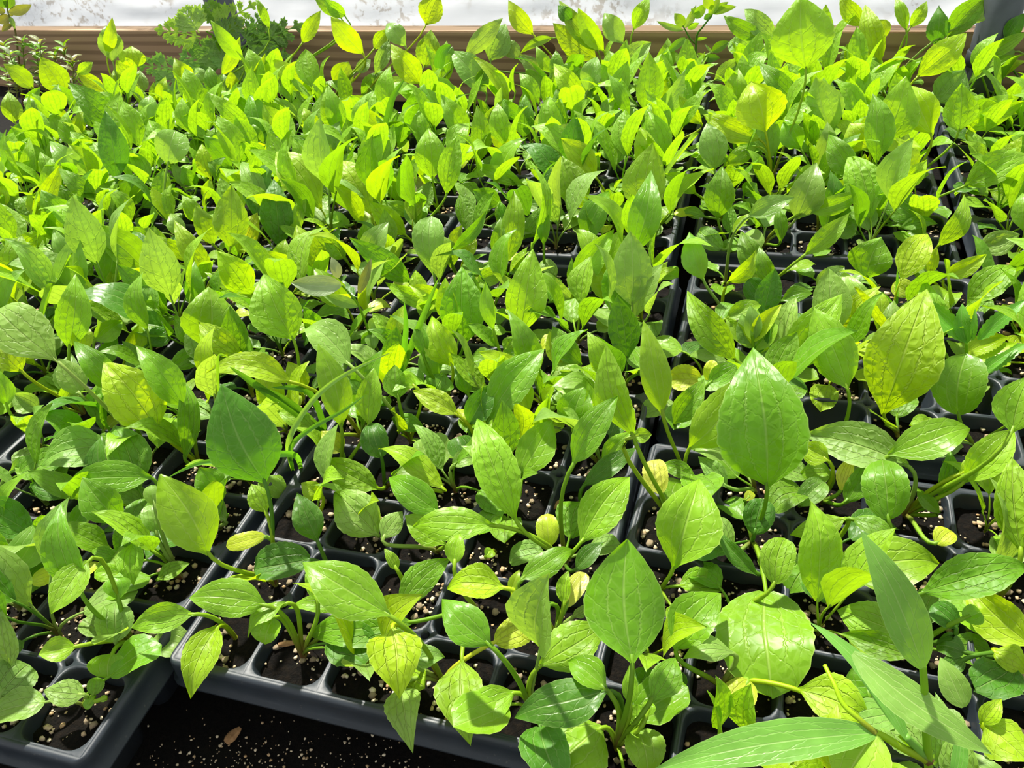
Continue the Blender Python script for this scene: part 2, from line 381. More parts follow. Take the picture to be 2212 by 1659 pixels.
for key, cx, cy, nc, nr, turn, words, label in TRAYS:
    root = empty('plug_tray', (cx * P, cy * P, 0)); root.rotation_euler.z = math.radians(turn)
    tag(root, label, 'tray', 'black plug trays')
    link('rim', rim_mesh(nc * P, nr * P), root, M_TRAY)
    mat = Matrix.Translation(root.location) @ Matrix.Rotation(math.radians(turn), 4, 'Z')
    sv, sf, small = [], [], []
    soil = D.objects.new('potting_soil', None) if False else None
    for j in range(nr):
        for i in range(nc):
            notch = (i < nc - 1 and j < nr - 1, i > 0 and j < nr - 1, i > 0 and j > 0, i < nc - 1 and j > 0)
            c = link('cell', cell_mesh(notch), root, None, ((i + .5) * P, (j + .5) * P, 0))
            wc = mat @ Vector(((i + .5) * P, (j + .5) * P, 0)); CELL_LIST.append((key, i, j, wc))
            px = pix(wc)
            seen = -150 < px[0] < 2360 and -80 < px[1] < 1800; dist = (wc - CAM).length
            z0 = LOW.get((key, i, j), SOILZ - random.uniform(0, .004)); ng = 8 if dist < .9 and seen else 4
            o = len(sv); hw = P / 2 - .0024 - (-z0) * .12
            for b in range(ng + 1):
                for a in range(ng + 1):
                    x = (i + .5) * P + hw * (2 * a / ng - 1); y = (j + .5) * P + hw * (2 * b / ng - 1)
                    sv.append((x, y, z0 + .0035 * noise.noise(Vector((x * 90, y * 90, cx))) + .0015 * noise.noise(Vector((x * 300, y * 300, cx)))))
            for b in range(ng):
                for a in range(ng):
                    q = o + b * (ng + 1) + a; sf.append((q, q + 1, q + ng + 2, q + ng + 1))
            m = int(8 if not seen else 46 if dist < .7 else 28 if dist < 1.0 else 12)
            cl = [(random.uniform(-.8, .8), random.uniform(-.8, .8)) for _ in range(4)]
            for _ in range(m):
                q = random.choice(cl)
                x = max(-.93, min(.93, q[0] + random.gauss(0, .35))); y = max(-.93, min(.93, q[1] + random.gauss(0, .35)))
                r = random.choice((.0005, .0006, .0007, .0009, .0011, .0014, .0018, .0024)) * random.uniform(.8, 1.25)
                lp = Vector(((i + .5) * P + hw * x, (j + .5) * P + hw * y, z0 + r * .55 + .0008))
                small.append((lp, r, dist if seen else 9))
    so_ = link('potting_soil', mesh('potting_soil', sv, sf), None, M_SOIL, root.location); so_.rotation_euler = root.rotation_euler
    tag(so_, 'dark potting soil filling the cells of the ' + words, 'soil', None, 'stuff')
    BIG += [(r / d, lp, r, so_) for lp, r, d in small if r / d > .0028 and d < .75]
    rest = [(lp, r) for lp, r, d in small if not (r / d > .0028 and d < .75)]
    granule_stuff('perlite_grains', rest, so_)
BIG.sort(key=lambda t: -t[0])
for k, (s, lp, r, so_) in enumerate(BIG):
    if k < 290:
        o = link('perlite_granule', random.choice(GRAN), so_, None, lp); o.scale = (r, r, r); o.rotation_euler.z = random.uniform(0, 6)
for so_ in {b[3].name for b in BIG}:
    ob = D.objects[so_]; granule_stuff('perlite_grains', [(b[1], b[2]) for b in BIG[290:] if b[3].name == so_], ob)
pts = []
gcl = [(random.uniform(-7, -1), random.uniform(1.2, 3.6)) for _ in range(16)]
for _ in range(2600):
    gx, gy = random.choice(gcl); x = random.gauss(gx, .55); y = random.gauss(gy, .35)
    r = random.choice((.0003, .0004, .0005, .0006, .0008, .0011)) ; pts.append((Vector((x * P, y * P, -.0665 + .0005 + random.uniform(-.002, .002))), r))
granule_stuff('spilled_perlite', pts, GROUND)

# ------------------------------------------------------------------ leaves
TINT = {'g': (.150, .335, .010), 'l': (.230, .430, .014), 'y': (.325, .510, .008), 'd': (.075, .215, .012), 'b': (.225, .395, .064), 'o': (.45, .56, .028),  # y carries some painted backlight glow; d also paints a leaf in shadow
        'p': (.64, .68, .11), 'm': (.145, .335, .046), 'r': (.26, .28, .10), 'v': (.30, .36, .19), 'n': (.120, .325, .022), 'k': (.18, .20, .045)}
WORD = {'g': 'mid green', 'l': 'light green', 'y': 'lime green', 'd': 'dark green', 'b': 'pale grey-green', 'o': 'yellowing', 'p': 'pale yellow',
        'm': 'blue-green', 'r': 'brownish', 'v': 'silvery', 'n': 'toothed green', 'k': 'reddish green'}
def tint(c, rnd=random):
    r, g, b = TINT[c]; k = rnd.uniform(.86, 1.14); s = rnd.uniform(-.10, .06)
    return (r * k * (1 + s), g * k, b * k, 1)
_OV = [(0, .045), (.04, .17), (.08, .37), (.13, .585), (.20, .79), (.28, .925), (.36, .99), (.43, 1.0), (.52, .96), (.62, .855), (.72, .695), (.80, .525), (.88, .335), (.94, .175), (1, 0)]
OV_N = [(0, .045), (.06, .10), (.12, .26), (.20, .52), (.30, .79), (.40, .955), (.48, 1.0), (.57, .965), (.66, .86), (.76, .67), (.85, .45), (.93, .22), (1, 0)]
def prof_ovate(u, tab=None):
    tab = tab or _OV
    for (a, x), (c, y) in zip(tab, tab[1:]):
        if u <= c: return x + (y - x) * (u - a) / (c - a)
    return 0.0
def prof_round(u):  return (u + .01) ** .55 * (1 - u) ** .45 / .51
def prof_lance(u):  return (u + .02) ** .75 * (1 - u) ** 1.0 / .33
def prof_spoon(u):  return (u + .01) ** 1.15 * (1 - u) ** .52 / .40
def prof_grass(u):  return min(1, (u + .15) * 2.5) * (1 - u ** 2.2)
def prof_wedge(u): return prof_ovate(u, OV_N)
PROF = {'o': prof_ovate, 'w': prof_wedge, 'r': prof_round, 'n': prof_lance, 's': prof_spoon, 'x': prof_grass}
def blade(L, w, rnd, shape='o', fold=.28, arch=.10, twist=0.0, wave=.10, teeth=.035, nu=15, nt=8, curl=0.0, hook=0.0):
    """blade in its own frame: base at 0, tip on +Y, upper face +Z"""
    pf = PROF[shape]; v, f, rel, mm = [], [], [], []
    ph = rnd.uniform(0, 6.28); k1 = rnd.uniform(.8, 1.8); asym = rnd.uniform(-.08, .08); sb = rnd.uniform(-.06, .06)
    wm = rnd.uniform(0, .75) if shape == 'o' else 0; tipb = rnd.uniform(-.10, .14)
    for i in range(nu + 1):
        u = i / nu
        pv = pf(u)
        if wm: pv = pv * (1 - wm) + prof_wedge(u) * wm
        if shape == 'o': pv *= 1 + tipb * max(0, u - .5) * 2
        hw = max(.5 * w * pv, .0009 if u < .9 else .0)
        if 0.12 < u < .93: hw *= 1 + teeth * (1 if i % 2 else -1)
        y = L * u; z = arch * L * 4 * u * (1 - u) - hook * L * max(0, u - .62) ** 2 * 4
        xm = sb * L * math.sin(u * math.pi)
        tw = twist * u
        for j in range(nt + 1):
            t = 2 * j / nt - 1
            h = hw * (1 + asym * (1 if t > 0 else -1))
            lx = h * t; lz = h * (fold * abs(t) ** 1.2 - curl * abs(t) ** 3) + w * wave * abs(t) ** 2 * math.sin(k1 * 6.28 * u + ph + (1.3 if t > 0 else 0)) * .5
            x = lx * math.cos(tw) - lz * math.sin(tw); zz = lx * math.sin(tw) + lz * math.cos(tw)
            v.append((xm + x, y, z + zz)); rel.append((u, j / nt)); mm.append((lx * 1000, y * 1000))
    for i in range(nu):
        for j in range(nt):
            a = i * (nt + 1) + j; f.append((a, a + 1, a + nt + 2, a + nt + 1))
    return v, f, rel, mm
def leaf_mesh(data, mat, M3=None, name='leaf'):
    v, f, rel, mm = data
    if M3 is not None: v = [tuple(M3 @ Vector(p)) for p in v]
    me = mesh(name, v, f); me.materials.append(mat)
    for nm, src in (('rel', rel), ('mm', mm)):
        lay = me.uv_layers.new(name=nm)
        lay.data.foreach_set('uv', [c for l in me.loops for c in src[l.vertex_index]])
    return me
def tube(pts, r0, r1, n=6, name='leaf_stalk'):
    v, f, rel = [], [], []
    for i, p in enumerate(pts):
        d = (pts[min(i + 1, len(pts) - 1)] - pts[max(i - 1, 0)]).normalized()
        a = d.cross(Vector((.31, .17, .93))); a = (a if a.length > .05 else d.cross(Vector((1, 0, 0)))).normalized(); b = d.cross(a)
        s = i / (len(pts) - 1); r = r0 + (r1 - r0) * s
        for k in range(n):
            q = 6.2832 * k / n; v.append(tuple(p + a * (r * math.cos(q)) + b * (r * math.sin(q)))); rel.append((s, k / n))
    for i in range(len(pts) - 1):
        for k in range(n):
            f.append((i * n + k, i * n + (k + 1) % n, (i + 1) * n + (k + 1) % n, (i + 1) * n + k))
    f.append(tuple(range(n))); f.append(tuple((len(pts) - 1) * n + k for k in range(n)))
    me = mesh(name, v, f); me.materials.append(M_STALK)
    lay = me.uv_layers.new(name='rel'); lay.data.foreach_set('uv', [c for l in me.loops for c in rel[l.vertex_index]])
    return me
def bez(a, b, c, d, n=9):
    out = []
    for i in range(n):
        t = i / (n - 1); s = 1 - t; out.append(a * s ** 3 + b * (3 * s * s * t) + c * (3 * s * t * t) + d * t ** 3)
    return out
def stalk_tint(c):
    r, g, b, _ = c
    if r > .8 * g: return (.22, .40, .03, 1)
    return (r * 1.02, g * .9, b * 1.0, 1)
def add_leaf(plant, B, T, w, N, col, rnd, shape='o', mat=None, stalk=True, r0=.0017, r1=.0013, root=None, **kw):
    """one leaf from blade base B to tip T with upper face towards N; all in world space"""
    ax = (T - B); L = ax.length; ax.normalize()
    nz = (N - ax * N.dot(ax)).normalized(); sx = ax.cross(nz)
    M3 = Matrix((sx, ax, nz)).transposed()
    base = plant.location
    if 'twist' not in kw: kw['twist'] = rnd.uniform(-.35, .35)
    o = link('leaf', leaf_mesh(blade(L, w, rnd, shape, **kw), mat or M_LEAF, M3), plant, None, B - base)
    o.color = tint(col, rnd)
    if stalk:
        R = (root if root is not None else base) - B; ln = R.length
        if ln > .004:
            upv = Vector((0, 0, 1)) * (ln * .35) + Vector((-R.x, -R.y, 0)) * .12
            s = link('leaf_stalk', tube(bez(R, R + upv, -ax * (ln * .30), ax * .004), r0, r1), o)
            s.color = stalk_tint(o.color)
    return o
# ------------------------------------------------------------------ leaves read off the photograph
# view window: origin x, origin y, scale.  Each row: blade base x y, tip x y, visible width, tint, [extra]
WIN = {'A': (0, 1100, .337), 'B': (640, 1100, .337), 'C': (1280, 1100, .4213), 'D': (1200, 600, .4575), 'E': (0, 600, .3617), 'F': (600, 600, .3617),
       'G': (0, 0, .3345), 'H': (700, 0, .3345), 'I': (1400, 0, .367), 'J': (1400, 300, .367), 'K': (700, 300, .3345), 'M': (0, 300, .3345),
       'P': (0, 1000, .2713), 'Q': (850, 850, .2713), 'S': (1250, 850, .2713), 'U': (1650, 850, .2713), 'V': (350, 1200, .2713)}
# extra: r=x,y root   e=degrees more upright than facing the viewer   s=shape   k=roll   f=fold   h=hook
HERO = '''
A 0 1185 180 985 330 b r=-40,1300 e=-15 s=r
A 545 1190 278 1160 175 b r=600,1225 e=-22
A 600 1190 622 1075 110 g r=602,1230 e=-5 s=r
A 600 1215 545 1280 70 g r=602,1230 e=-20 s=r
A 640 1225 690 1205 50 l r=602,1230 e=-20 s=r
A 515 530 345 -10 215 g r=715,890 e=12 k=-28
A 560 330 330 672 250 l r=715,890 e=-25
A 490 880 245 930 165 l r=715,890 e=-15 f=.5
A 715 930 690 1085 230 l r=725,885 e=-20 s=r
A 730 850 735 600 230 b r=722,890 e=5 s=r
A 760 580 735 440 190 g r=722,890 s=s
A 1250 670 825 750 195 l r=1520,770 e=-12
A 1700 610 1205 560 250 l r=1940,830 e=-12
A 1395 750 1200 1192 250 y r=1530,800 e=-25
A 1745 700 1690 852 215 l r=1930,830 e=-20 s=r
A 1830 600 1560 790 95 l r=1945,830 e=10 k=50
A 1990 320 1620 380 265 d r=1990,500 e=-20 s=r
A 60 415 250 85 250 b r=110,590 e=5
P 1660 730 1275 90 475 l r=1800,960 e=5
P 980 480 655 115 335 g r=1230,800 e=0
P 1060 640 1060 970 200 l r=1240,800 e=-20 f=.5
P 970 900 760 870 160 l r=900,770 e=-20 s=r
P 1250 930 1510 800 160 l r=1330,790 e=-20
P 970 720 960 505 155 g r=960,760 s=r
P 1230 330 1205 175 125 b r=1300,760 s=r
P 1240 545 1190 330 190 b r=1320,780 s=r
P 1800 460 1560 220 210 b r=1890,540
P 2110 580 1800 665 155 o r=2160,690 e=-20 s=r
P 570 520 690 290 150 g r=560,560
P 940 760 710 690 110 g r=960,760 e=-10
E 905 1190 360 1212 195 g r=1010,1330 e=-12
E 180 1240 490 1290 175 d r=205,1450 e=-25
E 340 495 -70 120 345 b r=850,1030 e=-22 f=.15
E 410 420 460 -15 195 l r=560,800 e=10
E 490 430 480 290 125 y r=560,800 e=10 s=r
E 130 560 -10 390 170 y r=300,800
E 700 700 440 380 175 g r=810,1000 e=5
E 940 910 620 500 365 y r=1060,1140 e=5
E 1095 770 810 405 215 g r=1120,1050 e=5
E 1100 1085 1115 580 145 g r=1120,1180 e=8 k=20
E 685 1000 212 1085 275 b r=850,1030 e=-18
E 1585 1225 1322 638 445 d r=1700,1800 e=14
E 1590 1400 1500 1230 150 l r=1700,1800
E 1740 620 1238 520 150 y r=1950,900 e=5 k=35
E 1240 430 1250 55 330 l r=1330,620 e=8
E 1440 470 1180 268 170 y r=1500,640 e=5
E 1755 370 1575 -35 325 l r=1885,650 e=2
E 880 400 1025 290 140 d r=860,560 e=-15
E 1195 400 1040 225 140 g r=1250,520
E 750 480 838 278 125 y r=775,600 k=30
E 1000 545 1240 405 140 g r=960,640 e=-5
E 40 770 -5 555 110 l r=240,980
E 235 790 75 690 150 b r=285,880 e=-10
E 430 720 425 445 150 b r=560,900
E 60 1160 225 1075 110 b r=150,1200 e=-15
E 1240 760 1250 340 80 y r=1290,800 k=40
E 600 530 700 350 120 g r=620,640
E 560 380 730 250 140 l r=640,560 e=-5
E 370 760 480 560 120 l r=560,860
E 1290 1290 1190 1130 200 g r=1330,1350
E 1000 740 960 590 130 g r=1060,950
E 480 700 350 480 180 b r=620,880
F 380 890 240 392 195 l r=400,1060 e=10
F 270 1300 140 1225 130 y r=330,1420 e=-5
F 240 1580 115 1283 195 d r=270,1720 e=5
F 390 1040 262 915 150 o r=420,1120
F 600 1260 272 1075 215 l r=640,1330 e=-10
F 230 930 -10 790 140 l r=300,1000 e=-10
F 600 1540 332 1258 300 b r=650,1680 e=-5
F 620 1560 745 1395 155 b r=720,1690 e=-10
F 430 520 140 250 260 b r=690,985 e=-22
F 545 880 578 538 155 l r=555,1080 e=8
F 1045 530 918 228 205 y r=1090,760 e=5
F 1110 410 1100 -65 265 g r=1145,600 e=10
F 1445 350 1525 -170 250 l r=1460,560 e=8
F 1250 860 1597 418 270 g r=1035,1120 e=0
F 1140 880 1275 632 180 d r=1115,1100 e=0
F 1135 700 1095 525 115 g r=1150,800
F 1080 820 803 672 160 y r=1110,960 e=-10
F 830 650 722 585 110 y r=835,870 e=-10
F 1420 1450 1183 830 280 l r=1545,1680 e=2
F 1300 1480 783 1452 220 l r=1560,1650 e=-12
F 1000 1590 758 1420 210 l r=1040,1700 e=-5
F 960 1400 655 1175 215 g r=1010,1560 e=-5
F 1000 1265 612 983 170 y r=800,1230 e=-5 k=20
F 1815 520 1637 288 160 g r=1720,640
F 1960 720 1597 603 175 l r=1950,920 e=-8
F 1760 900 1830 650 235 g r=1790,1000
F 1120 1100 1075 945 180 d r=1115,1120 e=-15 s=r
F 1045 1115 1175 1065 120 b r=1040,1180 e=-20 s=r
F 940 610 900 390 150 g r=880,830
F 870 470 830 260 100 g r=860,700
F 690 830 880 900 120 g r=760,960 e=-20
F 500 700 390 560 150 b r=560,860
F 660 400 760 160 110 y r=700,480
F 990 570 930 690 200 g r=1000,800
F 1290 320 1240 20 95 l r=1270,580
F 1340 500 1440 440 110 g r=1290,560
F 1350 440 1420 350 110 l r=1400,520
F 150 700 60 500 150 y r=200,800
F 620 1070 560 870 180 d r=600,1180 s=r
F 720 720 700 520 160 g r=740,880
Q 1000 660 1270 185 335 l r=985,830 e=-10
Q 1490 1190 1883 638 390 l r=1420,1480 e=-6
Q 1430 560 1792 15 270 g r=1310,1190 e=4
Q 1240 1212 1225 955 195 o r=1290,1230 e=0 s=r
Q 1010 1480 1440 1190 235 g r=1240,1620 e=-15
Q 1450 1410 1670 1180 175 d r=1420,1500 e=-10
Q 1510 735 1940 418 190 d r=1560,830 e=-10
Q 1660 560 1890 308 165 l r=1665,620
Q 700 440 780 230 110 l r=640,540
Q 740 1300 790 1240 110 l r=700,1240 e=-15 s=r
B 600 680 32 328 375 l r=920,1015 e=-6
B 745 725 35 765 250 g r=985,750 e=-12
B 650 640 988 308 230 g r=770,760 e=-5
B 1330 500 950 470 250 y r=1540,668 e=-20 h=.6
B 1380 540 1430 390 80 y r=1540,668
B 1010 360 1050 148 135 l r=990,560
B 1250 875 928 568 300 g r=1430,1155 e=0
B 1275 850 1515 735 225 o r=1210,940 e=-12 s=r
B 1560 1000 1978 745 340 l r=1500,1120 e=-10
B 610 760 640 1168 340 y r=930,1010 e=-30 h=.5
B 670 1140 722 1497 245 b r=790,1040 e=-32
B 1060 965 1112 1490 305 l r=985,880 e=-30
B 1400 1170 990 1370 260 l r=1440,1160 e=-20
B 2000 1160 1383 1300 310 d r=2130,1290 e=-18 f=.1
B 1960 1390 1550 1780 560 l r=2110,1372 e=-20
B 730 960 948 935 160 b r=790,1000 e=-20
B 1640 600 1405 685 180 g r=1700,630 e=-20
B 1730 625 1855 408 150 p r=1720,640 e=-15 s=r
B 1715 612 1742 395 100 l r=1720,640
B 1770 690 1895 620 90 b r=1740,660 e=-20
B 1990 1155 1740 955 235 g r=2040,1240 e=-15
B 650 392 565 255 85 l r=660,440
V 1430 430 990 400 140 l r=1150,650 e=-15
V 1240 355 1138 145 90 l r=1150,600
C 205 785 180 152 425 g r=210,1010 e=8 f=.1
S 755 1395 965 672 555 l r=720,1660 e=2
C 890 425 935 892 470 l r=870,360 e=-44 f=.05 s=r
D 1000 985 925 338 405 g r=960,1330 e=14
C 420 720 660 425 270 g r=560,830 e=-5
C 722 735 462 748 140 b r=825,890 e=-20
C 805 880 690 1042 200 o r=825,890 e=-28 s=r
C 300 985 425 755 185 g r=230,1040 e=-10
C 230 1130 285 1322 225 l r=215,1090 e=-25 s=r
C 225 1105 230 1000 115 l r=215,1090 e=10 s=r
C 195 1005 188 808 85 l r=215,1090 e=15
C 280 1060 290 985 75 l r=215,1090 s=r
C 1050 925 1440 1080 270 y r=850,870 e=-20
C 1230 290 1810 235 290 l r=1140,320 e=-15
C 1690 425 2270 270 230 g r=1650,520 e=-10
C 2250 700 1912 382 270 y r=2270,820 e=5
C 1600 645 1252 510 240 l r=1640,740 e=-12
C 1645 755 1275 630 150 g r=1690,860 e=-8
C 1905 735 1765 690 140 d r=1930,800 e=-20 s=r
C 1900 770 1810 830 110 d r=1930,800 e=-20 s=r
C 1870 605 1740 490 150 d r=1900,690 e=-12 s=r
C 1900 560 1990 520 120 g r=1900,640 e=-12 s=r
C 2050 728 2240 835 160 y r=1920,728 e=-20
C 1090 320 1240 485 200 d r=1060,360 e=-25
C 1990 1105 2095 972 110 y r=2000,1200
C 2010 1100 2240 1300 265 y r=2000,1200 e=-20
C 1700 1260 1495 1050 240 b r=1720,1290 e=-15 s=r
C 1880 1240 1800 1020 200 b r=1760,1320 s=r
C 1430 960 1340 800 230 g r=1420,1060
S 1560 1515 1640 1145 290 l r=1500,1560 e=-5 s=r
S 1990 1190 1690 1465 210 b r=1760,1420 e=-25
S 2130 990 1683 1105 220 l r=2150,1190 e=-15
S 1400 1120 1470 835 265 d r=1390,1230 e=0 s=r
S 1425 1445 1105 1092 160 d r=1440,1480 e=5
S 1200 1250 1095 985 190 b r=1250,1290 e=-10 s=r
S 650 800 595 515 215 p r=660,895 e=-10 s=r
S 930 665 635 555 150 g r=930,760 e=-15
S 1180 745 950 490 180 b r=1240,850 e=-5
S 1240 490 885 428 190 b r=1230,740 e=-12
S 1330 850 1390 780 90 o r=1260,840 e=-20 s=r
D 630 805 900 468 260 l r=590,1010 e=5
D 560 690 705 485 140 g r=590,760
D 505 645 428 205 140 l r=512,1065 e=14 k=20
D 365 745 238 308 165 l r=497,1080 e=14 k=-25
D 365 745 455 740 75 l r=497,1080 e=0
D 1085 455 1357 75 215 l r=1075,500 e=5
D 1380 520 1212 138 220 l r=1365,640 e=8
D 1545 645 1755 55 350 y r=1530,720 e=10
D 1665 885 1180 738 240 b r=1700,1060 e=-15
D 1570 835 1980 680 200 l r=1600,950 e=-12
D 1570 1140 1540 855 222 g r=1530,1250 e=3 s=r
D 1900 645 1938 358 240 g r=1890,820 e=8 s=r
D 1815 305 1735 15 160 l r=1800,480 e=8
D 2155 730 2240 460 200 l r=1740,1265 e=0
D 2200 1300 2155 845 200 l r=2190,1360 e=5
D 850 390 612 68 175 l r=860,490 e=8
D 800 195 982 112 95 l r=830,280 e=-10
D 690 480 535 480 130 o r=740,540 e=-15 s=r
D 720 490 745 388 70 o r=740,540 s=r
D 720 500 875 400 110 g r=760,560 e=-10
D 815 402 622 350 75 b r=850,470 e=-20
D 1070 450 1195 535 95 d r=1060,470 e=-25
D 1290 860 1150 790 130 y r=1320,980 e=-5
U 540 640 275 640 200 l r=650,990 e=-12
U 610 785 712 498 130 p r=640,860 e=-5
U 650 875 815 540 185 g r=640,950
U 280 885 485 685 225 b r=250,950 e=-12 s=r
U 1600 705 1995 280 310 l r=1420,1040 e=-5
U 1560 640 1815 540 165 y r=1420,1000 e=-15
U 1400 835 1502 452 150 g r=1380,960 e=10 k=25
U 1380 1200 1500 1090 200 o r=1340,1180 e=-25 s=r
U 1400 950 1210 760 130 g r=1330,1060
U 700 990 1070 1160 180 g r=660,1150 e=-20
J 325 835 242 548 155 b r=340,960 e=8
J 470 845 648 668 115 y r=400,1010 k=20
J 410 472 435 162 175 g r=405,690 e=10
J 590 455 862 342 135 b r=450,760
J 870 475 992 140 215 b r=800,730 e=5
J 930 425 1268 308 125 l r=810,650
J 1050 290 1310 238 85 y r=1000,500 e=-8
J 920 685 1192 436 135 l r=790,950
J 740 865 652 638 115 g r=740,980
J 680 815 542 550 165 g r=700,900
J 700 975 590 825 165 d r=710,990 s=r
J 1280 825 1375 578 265 g r=1270,920
J 990 885 1155 745 145 b r=960,980 e=-10
J 1200 1095 1155 785 265 b r=1200,1160 e=5
J 1480 285 1642 130 135 y r=1400,560
J 1705 635 1888 348 135 l r=1650,740 k=15
J 1860 280 2260 75 205 l r=1760,430 e=-5
J 1580 812 1602 635 100 l r=1560,900
J 1660 790 1700 638 85 y r=1600,880
J 1740 812 1992 678 115 y r=1650,890 e=-5
J 1480 525 1712 485 80 g r=1450,600 e=-12
J 1560 920 1440 850 130 o r=1580,950 e=-15 s=r
J 1940 650 2195 550 160 b r=1900,720 e=-12
J 2010 300 2230 370 110 y r=1980,380 e=-12
J 780 955 972 898 105 g r=770,1010 e=-15
J 780 612 760 378 80 g r=785,660
J 340 460 190 425 75 b r=370,520 e=-15
J 285 325 95 205 120 l r=380,530
J 430 650 300 530 140 b r=450,680 s=r
J 560 330 640 260 120 g r=600,560
J 1080 560 1240 480 150 g r=1080,640 e=-10
J 1600 480 1390 330 200 g r=1560,620
J 1300 350 1420 300 110 g r=1280,560
I 930 405 900 -25 355 l r=785,1115 e=10 f=.12
I 690 775 608 472 310 y r=670,1110
I 665 825 320 665 150 y r=680,1060 e=-5
I 1090 785 990 448 245 b r=1200,1050 e=8
I 1300 872 1185 730 220 y r=1285,1150
I 1340 870 1465 760 160 y r=1285,1150
I 1370 855 1518 452 265 l r=1325,1120 e=8
I 1670 795 1548 498 230 y r=1645,1090
I 1580 455 1890 202 180 y r=1560,760 k=15
I 1830 775 1848 488 185 l r=1710,1090
I 1700 605 1865 412 230 b r=1690,800
I 1350 402 1275 18 145 y r=1355,640
I 1690 262 1712 38 125 d r=1690,440
I 1760 222 2005 -35 165 g r=1750,430
I 1880 132 2105 42 75 b r=1840,330
I 390 1012 345 718 170 b r=400,1230
I 640 862 438 972 115 l r=735,1060 e=-12
I 40 745 222 408 115 b r=70,880 k=25
I 320 732 182 562 100 y r=350,860
I 490 642 530 412 155 l r=500,800
I 390 475 568 335 120 b r=350,560
I 645 362 482 230 155 b r=700,520 s=r
I 680 222 442 92 110 g r=735,430
I 745 222 568 36 135 b r=780,430
I 1080 455 1215 420 140 y r=1070,620 e=-8
I 1340 240 1400 115 120 y r=1340,420 s=r
I 905 645 640 365 140 g r=960,860
I 1980 335 2235 188 95 l r=1960,500
I 1880 765 2220 592 130 y r=1840,900
I 2110 245 2220 75 110 d r=2090,420
I 1225 1045 1055 790 170 g r=1260,1380
I 1260 155 1128 -25 120 y r=1290,380
I 1522 182 1458 -25 75 l r=1530,420
I 1540 165 1640 10 90 l r=1530,420
I 480 930 280 930 130 g r=500,1080 e=-10
I 900 880 800 700 150 g r=930,1080
I 1120 900 1010 760 130 g r=1150,1080
I 1980 700 2120 560 130 l r=1950,860
I 2160 300 2060 330 170 b r=2140,520
I 1210 380 1170 260 150 b r=1220,520
K 700 262 672 -68 215 l r=735,510 e=5
K 790 365 862 -25 155 l r=800,570
K 530 625 292 402 175 y r=580,760
K 640 505 332 402 100 l r=660,640
K 710 885 690 498 235 b r=720,980 e=5 s=s
K 560 925 162 638 175 g r=620,1060
K 815 695 892 555 85 y r=810,790
K 820 725 1055 460 95 g r=790,820
K 900 785 962 592 145 y r=900,900
K 1090 745 1142 512 95 g r=1085,840
K 1180 805 1248 332 160 l r=1190,930 e=5 k=15
K 1340 695 1422 168 90 l r=1360,840 k=30
K 1420 690 1430 420 90 g r=1400,830
K 1760 255 1528 -3 185 y r=1800,420
K 1680 455 1538 115 225 l r=1705,610
K 1690 665 1845 328 195 g r=1700,760
K 2080 505 2126 22 275 l r=2055,800 e=5
K 1995 755 2118 208 215 g r=1945,1190 e=8
K 1620 965 1878 588 195 l r=1590,1160
K 1880 1055 1710 742 225 y r=1890,1195
K 1600 1005 1748 818 80 y r=1570,1185
K 2090 965 2220 795 110 y r=2040,1160
K 1950 1165 1950 755 255 g r=1960,1230 s=r
K 1600 1035 1405 868 120 b r=1620,1100 s=r
K 1500 880 1400 780 110 b r=1520,960 s=r
K 780 1105 388 945 140 l r=830,1200
K 800 1065 548 945 120 y r=860,1200
K 1555 485 1278 425 145 b r=1600,580 e=-15
K 135 775 -5 638 140 l r=190,900
K 240 725 297 508 95 l r=250,860
K 540 270 350 225 90 g r=600,380 e=-10
K 690 395 545 252 145 r r=700,440 e=-10
K 680 470 615 400 80 p r=700,440 e=-15
K 1150 420 960 330 150 g r=1180,520
K 1300 640 1460 420 150 g r=1280,760
K 1900 520 1860 460 120 b r=1930,640
K 980 930 1180 860 130 l r=960,1010 e=-8
M 1490 705 1497 297 215 l r=1500,910
M 1530 495 1577 287 85 y r=1540,640
M 1540 742 1665 478 155 o r=1560,840
M 1720 475 1547 118 155 b r=1740,640
M 1810 715 1765 248 210 d r=1830,820
M 1890 675 1977 312 85 l r=1880,800
M 1300 545 1172 360 125 l r=1340,680
M 1380 690 1260 430 150 l r=1400,830
M 1370 895 1122 522 165 y r=1375,1040
M 1240 795 998 635 110 y r=1280,900
M 1620 1015 1405 725 235 y r=1645,1160
M 690 965 742 552 235 g r=710,1060
M 700 985 735 830 65 y r=710,1060
M 960 875 592 560 235 l r=1000,1010
M 1080 1135 752 802 195 g r=1150,1210
M 1290 1105 1260 798 125 g r=1300,1200
M 300 1035 128 685 225 b r=330,1170
M 70 775 295 595 140 y r=60,900
M 485 855 342 572 115 b r=480,980
M 220 535 388 162 135 y r=230,640
M 470 575 265 335 205 g r=510,700
M 640 385 372 185 135 g r=840,565
M 750 275 680 -182 185 d r=830,565
M 560 235 315 5 160 b r=640,400
M 635 245 438 32 130 y r=690,420
M 130 295 197 -5 95 l r=130,420
M 1085 155 1130 -60 220 b r=1110,510 s=r
M 910 445 1135 288 125 g r=880,560
M 830 435 872 228 155 g r=850,560
M 1060 415 1067 187 55 y r=1070,540
M 1330 395 1352 257 75 y r=1340,520
M 1505 295 1338 128 115 g r=1540,430
M 2055 335 1812 212 90 l r=2140,480
M 2045 152 1878 98 105 y r=2100,290
M 60 735 -5 478 90 b r=80,860
M 2050 765 1858 700 95 g r=2080,860
M 2220 765 1998 612 115 l r=2260,860
M 1950 855 1688 718 125 y r=1990,980
M 695 565 455 620 95 l r=720,660 e=-10
M 960 655 825 575 125 g r=980,760
M 2230 560 2090 490 120 b r=2260,600 e=-15
M 1180 640 1100 470 120 b r=1190,720
M 340 480 250 330 110 y r=360,620
M 1270 300 1180 180 120 g r=1290,420
